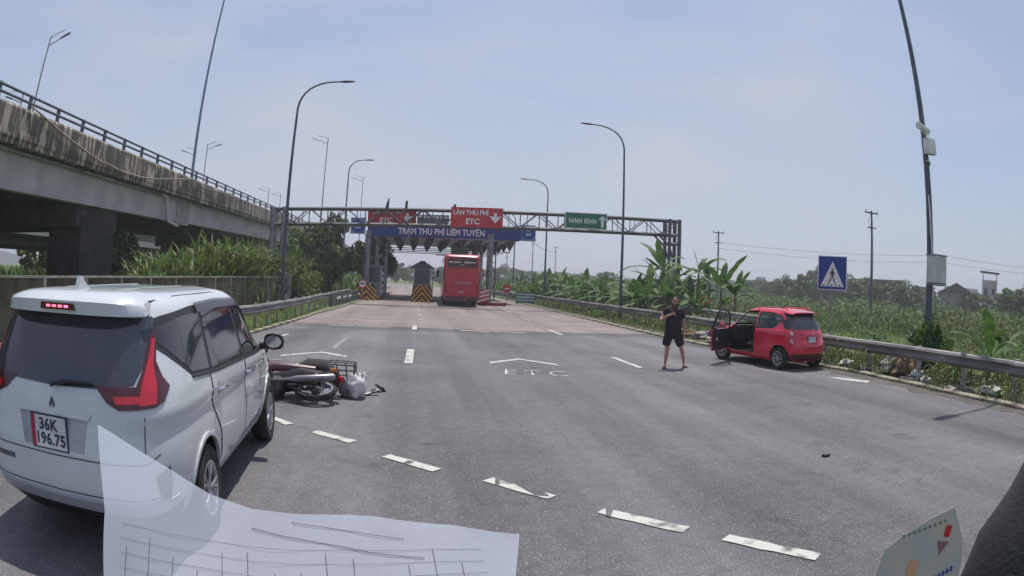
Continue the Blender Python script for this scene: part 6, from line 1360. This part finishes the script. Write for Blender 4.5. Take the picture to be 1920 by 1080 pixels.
# ------------------------------------------------------------------ pedestrian sign
PS = thing('pedestrian_sign', 'blue square pedestrian crossing sign with white triangle on a post', 'road sign', (12.0, 14.85, 0), R(-40))
MB().box(-.49, .49, 0, .03, 2.08, 3.10).build('border', M_let, PS); MB().box(-.465, .465, -.008, -.001, 2.105, 3.075).build('face', M_blue, PS)
mb = MB(); mb.prism([(-.40, 2.18), (.40, 2.18), (0, 2.94)], -.014, -.0085); mb.build('triangle', M_let, PS)
ST = lambda P_, nm='walking_figure': MB().prism(P_, -.019, -.0145).build(nm, M_black, PS)
mb = MB(); mb.prism([(-.005+.035*math.cos(a_), 2.70+.035*math.sin(a_)) for a_ in np.linspace(0, 6, 10)], -.019, -.0145)
mb.prism([(-.045, 2.65), (.04, 2.65), (.03, 2.48), (-.035, 2.48)], -.0185, -.0145); mb.prism([(-.035, 2.48), (.0, 2.48), (-.06, 2.36), (-.12, 2.27), (-.15, 2.28), (-.09, 2.38)], -.018, -.0145); mb.prism([(.0, 2.48), (.035, 2.48), (.07, 2.37), (.12, 2.27), (.09, 2.26), (.04, 2.36)], -.0175, -.0145)
mb.prism([(-.045, 2.65), (-.03, 2.62), (-.09, 2.53), (-.11, 2.54)], -.017, -.0145); mb.prism([(.04, 2.65), (.03, 2.61), (.08, 2.53), (.10, 2.545)], -.0165, -.0145); mb.build('walking_figure', M_black, PS)
for i in range(5): mb = MB(); mb.prism([(-.33+i*.14, 2.20), (-.27+i*.14, 2.20), (-.25+i*.13, 2.24), (-.30+i*.13, 2.24)], -.018, -.0145); mb.build('stripe', M_blue, PS)
MB().tube([(0, .06, -.1), (0, .06, 3.0)], .04, 8).build('post', mat('dirty_post', (.30, .30, .26), .7, scale=3, var=.4), PS, smooth=True)
# ------------------------------------------------------------------ litter along the right verge
M_rag = mat('rag_pale', (.36, .32, .28), .8, scale=14, col2=(.25, .22, .26), bump=.4); M_ragp = mat('rag_purple', (.16, .09, .17), .8, scale=8, bump=.4, var=.4); M_bag = mat('litter_white', (.46, .45, .40), .5, scale=9, bump=.4); M_brn = mat('litter_brown', (.17, .12, .07), .9, scale=9, bump=.5, var=.4)
lit = [((10.9, 21.6), (.38, .28, .14), M_rag, 'pale crumpled rags heaped on the kerb behind the man'), ((10.5, 19.9), (.28, .22, .12), M_bag, 'white plastic rubbish between the man and the red car'), ((11.2, 20.6), (.5, .4, .22), M_ragp, 'purple cloth rubbish by the guardrail ahead of the red car'), ((10.9, 17.6), (.3, .3, .2), M_brn, 'dark brown heap at the red car front wheel'), ((10.2, 19.0), (.3, .2, .13), M_ragp, 'small purple cloth on the kerb left of the red car'), ((10.5, 22.6), (.55, .35, .16), M_brn, 'brown rubbish heap behind the man'), ((11.0, 18.7), (.4, .3, .2), M_ragp, 'dark purple rag beside the red car nose'),
       ((11.2, 12.9), (.2, .16, .10), M_bag, 'white litter beside the red car rear bumper'), ((11.0, 11.9), (.14, .24, .07), M_black, 'flat black rubbish on the kerb behind the red car'), ((11.45, 11.2), (.22, .26, .2), M_rag, 'pale dry litter under the guardrail'), ((11.3, 10.0), (.15, .2, .11), M_bag, 'white plastic bag caught under the guardrail'), ((11.1, 9.5), (.12, .12, .08), M_bag, 'small white litter scrap under the guardrail'),
       ((10.85, 9.9), (.16, .22, .05), M_black, 'dark flattened litter on the kerb edge'), ((10.75, 8.3), (.1, .16, .05), M_rag, 'small pale litter scrap on the kerb'), ((11.2, 7.2), (.2, .26, .10), M_bag, 'white and yellow rubbish pile at the right edge under the guardrail'), ((11.35, 10.6), (.3, .25, .25), M_brn, 'brown dry plant heap under the guardrail')]
for i, ((x, y), r_, m_, lb) in enumerate(lit): blob('litter', (x, y, r_[2]*.85+.03), r_, m_, 40+i, lb, 'litter', 'litter along the verge', n=12, rough=.5)

# ------------------------------------------------------------------ inside the camera truck: dashboard, windscreen reflection of paper built as a sheet, sticker
C0 = Vector((0, 0, CAMH))
DB = thing('dashboard', 'black truck dashboard edge and pillar at the lower right corner', 'dashboard', (0, 0, 0))
M_dbd = mat('dashboard_black', (.022, .023, .026), .6, scale=20, bump=.15)
MB().box(-.75, 1.0, .12, .60, CAMH-.75, CAMH-.62).build('dash_top', M_dbd, DB)
mb = MB(); mb.tube([(.655,.165,1.83),(.625,.187,1.79),(.603,.204,1.7581),(.594,.213,1.7244),(.585,.223,1.6922),(.574,.238,1.6573),(.568,.236,1.6272),(.565,.236,1.50),(.565,.236,1.30)], [.05,.078,.09,.092,.092,.093,.094,.096,.098], 28); mb.build('pillar', M_dbd, DB, smooth=True)

mb = MB(); mb.tube([(.548, .262, 1.702), (.5415, .268, 1.668), (.539, .272, 1.655)], .0015, 5); mb.build('cable', M_polelt, DB)
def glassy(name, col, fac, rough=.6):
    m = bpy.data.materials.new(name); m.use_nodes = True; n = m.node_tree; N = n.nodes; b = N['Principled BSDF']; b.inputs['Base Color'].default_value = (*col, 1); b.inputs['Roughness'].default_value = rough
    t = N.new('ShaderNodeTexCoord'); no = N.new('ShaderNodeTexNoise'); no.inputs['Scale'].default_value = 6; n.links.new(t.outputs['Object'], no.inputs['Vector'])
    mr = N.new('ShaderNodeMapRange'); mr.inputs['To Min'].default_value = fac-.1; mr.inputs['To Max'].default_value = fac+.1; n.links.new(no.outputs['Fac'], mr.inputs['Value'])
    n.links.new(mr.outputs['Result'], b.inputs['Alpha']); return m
PA = thing('paper_reflection', 'windscreen reflection of ruled paper at bottom left, built as a half see-through sheet', 'paper', (-.1, .62, 1.55))  # mirror image in the glass, modelled as an added translucent sheet
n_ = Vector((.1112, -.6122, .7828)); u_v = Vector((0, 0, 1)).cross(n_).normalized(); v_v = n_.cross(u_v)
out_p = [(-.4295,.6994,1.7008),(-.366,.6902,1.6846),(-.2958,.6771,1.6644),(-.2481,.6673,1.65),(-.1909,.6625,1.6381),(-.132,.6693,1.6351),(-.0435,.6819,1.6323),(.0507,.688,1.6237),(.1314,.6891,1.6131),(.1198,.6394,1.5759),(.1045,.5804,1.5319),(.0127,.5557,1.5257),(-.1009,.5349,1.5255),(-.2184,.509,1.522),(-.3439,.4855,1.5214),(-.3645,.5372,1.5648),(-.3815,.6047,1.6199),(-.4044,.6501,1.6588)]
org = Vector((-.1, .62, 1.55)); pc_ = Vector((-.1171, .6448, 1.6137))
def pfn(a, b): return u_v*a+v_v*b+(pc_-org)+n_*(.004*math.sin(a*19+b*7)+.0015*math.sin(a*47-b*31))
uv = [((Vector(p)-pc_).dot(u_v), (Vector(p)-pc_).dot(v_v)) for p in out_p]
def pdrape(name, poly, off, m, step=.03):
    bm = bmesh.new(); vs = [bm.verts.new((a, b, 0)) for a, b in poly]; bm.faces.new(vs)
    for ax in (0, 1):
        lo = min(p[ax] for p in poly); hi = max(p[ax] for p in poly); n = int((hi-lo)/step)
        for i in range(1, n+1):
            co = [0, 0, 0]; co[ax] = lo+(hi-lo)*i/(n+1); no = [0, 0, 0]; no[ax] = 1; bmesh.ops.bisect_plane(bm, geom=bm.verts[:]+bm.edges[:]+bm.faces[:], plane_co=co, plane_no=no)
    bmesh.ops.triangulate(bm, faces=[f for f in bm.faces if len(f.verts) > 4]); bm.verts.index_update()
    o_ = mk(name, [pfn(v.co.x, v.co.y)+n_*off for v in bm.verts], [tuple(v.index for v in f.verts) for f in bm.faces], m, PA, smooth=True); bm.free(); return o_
pdrape('sheet', uv, 0, glassy('reflected_paper', (.53, .57, .68), .50))
M_ink = glassy('reflected_ink', (.05, .06, .12), .75)
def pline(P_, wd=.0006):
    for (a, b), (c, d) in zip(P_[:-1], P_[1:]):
        L_ = math.hypot(c-a, d-b); nx, ny = -(d-b)/L_*wd, (c-a)/L_*wd; pdrape('reflected_line', [(a+nx, b+ny), (c+nx, d+ny), (c-nx, d-ny), (a-nx, b-ny)], .0012, M_ink, .06)
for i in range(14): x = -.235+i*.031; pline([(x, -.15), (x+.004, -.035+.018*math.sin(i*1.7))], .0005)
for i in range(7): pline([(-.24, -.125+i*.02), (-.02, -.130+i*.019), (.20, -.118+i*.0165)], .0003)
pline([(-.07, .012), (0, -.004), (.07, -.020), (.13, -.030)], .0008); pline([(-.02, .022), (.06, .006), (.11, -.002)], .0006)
SK = thing('windscreen_sticker', 'round-edged pale sticker with small red mark on the windscreen at lower right', 'sticker', (0, 0, 0))
sp_ = [(.416,.3655,1.6451),(.417,.3674,1.6622),(.4197,.3672,1.6792),(.433,.3538,1.6973),(.4503,.3352,1.7152),(.4647,.319,1.7264),(.4687,.3117,1.7144),(.4735,.3021,1.6966),(.476,.2949,1.6754),(.476,.2912,1.6562),(.4736,.2893,1.6304),(.4227,.3527,1.6232)]
nS = Vector((-.781, -.6135, .1169)); cS = Vector((.4392, .345, 1.6928)); uS = Vector((0, 0, 1)).cross(nS).normalized(); vS = nS.cross(uS)
def sflat(name, P_, o1, o2, m):
    V = [cS+uS*a+vS*b+nS*o1 for a, b in P_]+[cS+uS*a+vS*b+nS*o2 for a, b in P_]; k = len(P_); mb = MB(); mb.add(V, [tuple(range(k)), tuple(range(2*k-1, k-1, -1))]+[(i, (i+1) % k, (i+1) % k+k, i+k) for i in range(k)]); return mb.build(name, m, SK)
su = [((Vector(p)-cS).dot(uS), (Vector(p)-cS).dot(vS)) for p in sp_]
sflat('backing', su, -.0008, 0, mat('sticker_face', (.44, .46, .42), .5, scale=30, col2=(.50, .48, .40)))
ux = [p[0] for p in su]; sgn = 1 if su[5][0] > su[1][0] else -1
def spt(px, py):   # fraction across / up the sticker
    return (min(ux)+(max(ux)-min(ux))*(px if sgn > 0 else 1-px), -.045+py*.09)
def sq(x0, x1, y0, y1): return [spt(x0, y0), spt(x1, y0), spt(x1, y1), spt(x0, y1)]
sflat('red_mark', sq(.66, .73, .55, .68), .0002, .0006, M_red); sflat('orange_mark', sq(.34, .46, .08, .26), .0002, .0006, mat('faded_orange', (.55, .32, .18), .6))
sflat('triangle_mark', [spt(.60, .50), spt(.74, .50), spt(.67, .34)], .0002, .0006, mat('faded_brown', (.22, .12, .12), .6))
for i in range(9): x = .30+i*.055; sflat('tiny_letter', sq(x-.12, x-.095, .50+i*.026, .53+i*.026), .0002, .0006, mat('dull_green_ink', (.14, .17, .12), .6))
for i in range(5): x = .70+i*.04; sflat('tiny_letter', sq(x, x+.025, .05+i*.03, .11+i*.03), .0002, .0006, M_blue)
# ------------------------------------------------------------------ haze
HZ = MB().box(-1050, 1050, -250, 1050, -1.5, 60).build('haze', None); tag(HZ, kind='stuff'); HZ.display_type = 'WIRE'
hm = bpy.data.materials.new('haze'); hm.use_nodes = True; hn = hm.node_tree; hn.nodes.clear(); ho = hn.nodes.new('ShaderNodeOutputMaterial'); hv = hn.nodes.new('ShaderNodeVolumePrincipled')
hv.inputs['Color'].default_value = (.88, .92, 1, 1); hv.inputs['Density'].default_value = 0.0011; hv.inputs['Anisotropy'].default_value = .2; hn.links.new(hv.outputs['Volume'], ho.inputs['Volume']); HZ.data.materials.append(hm)
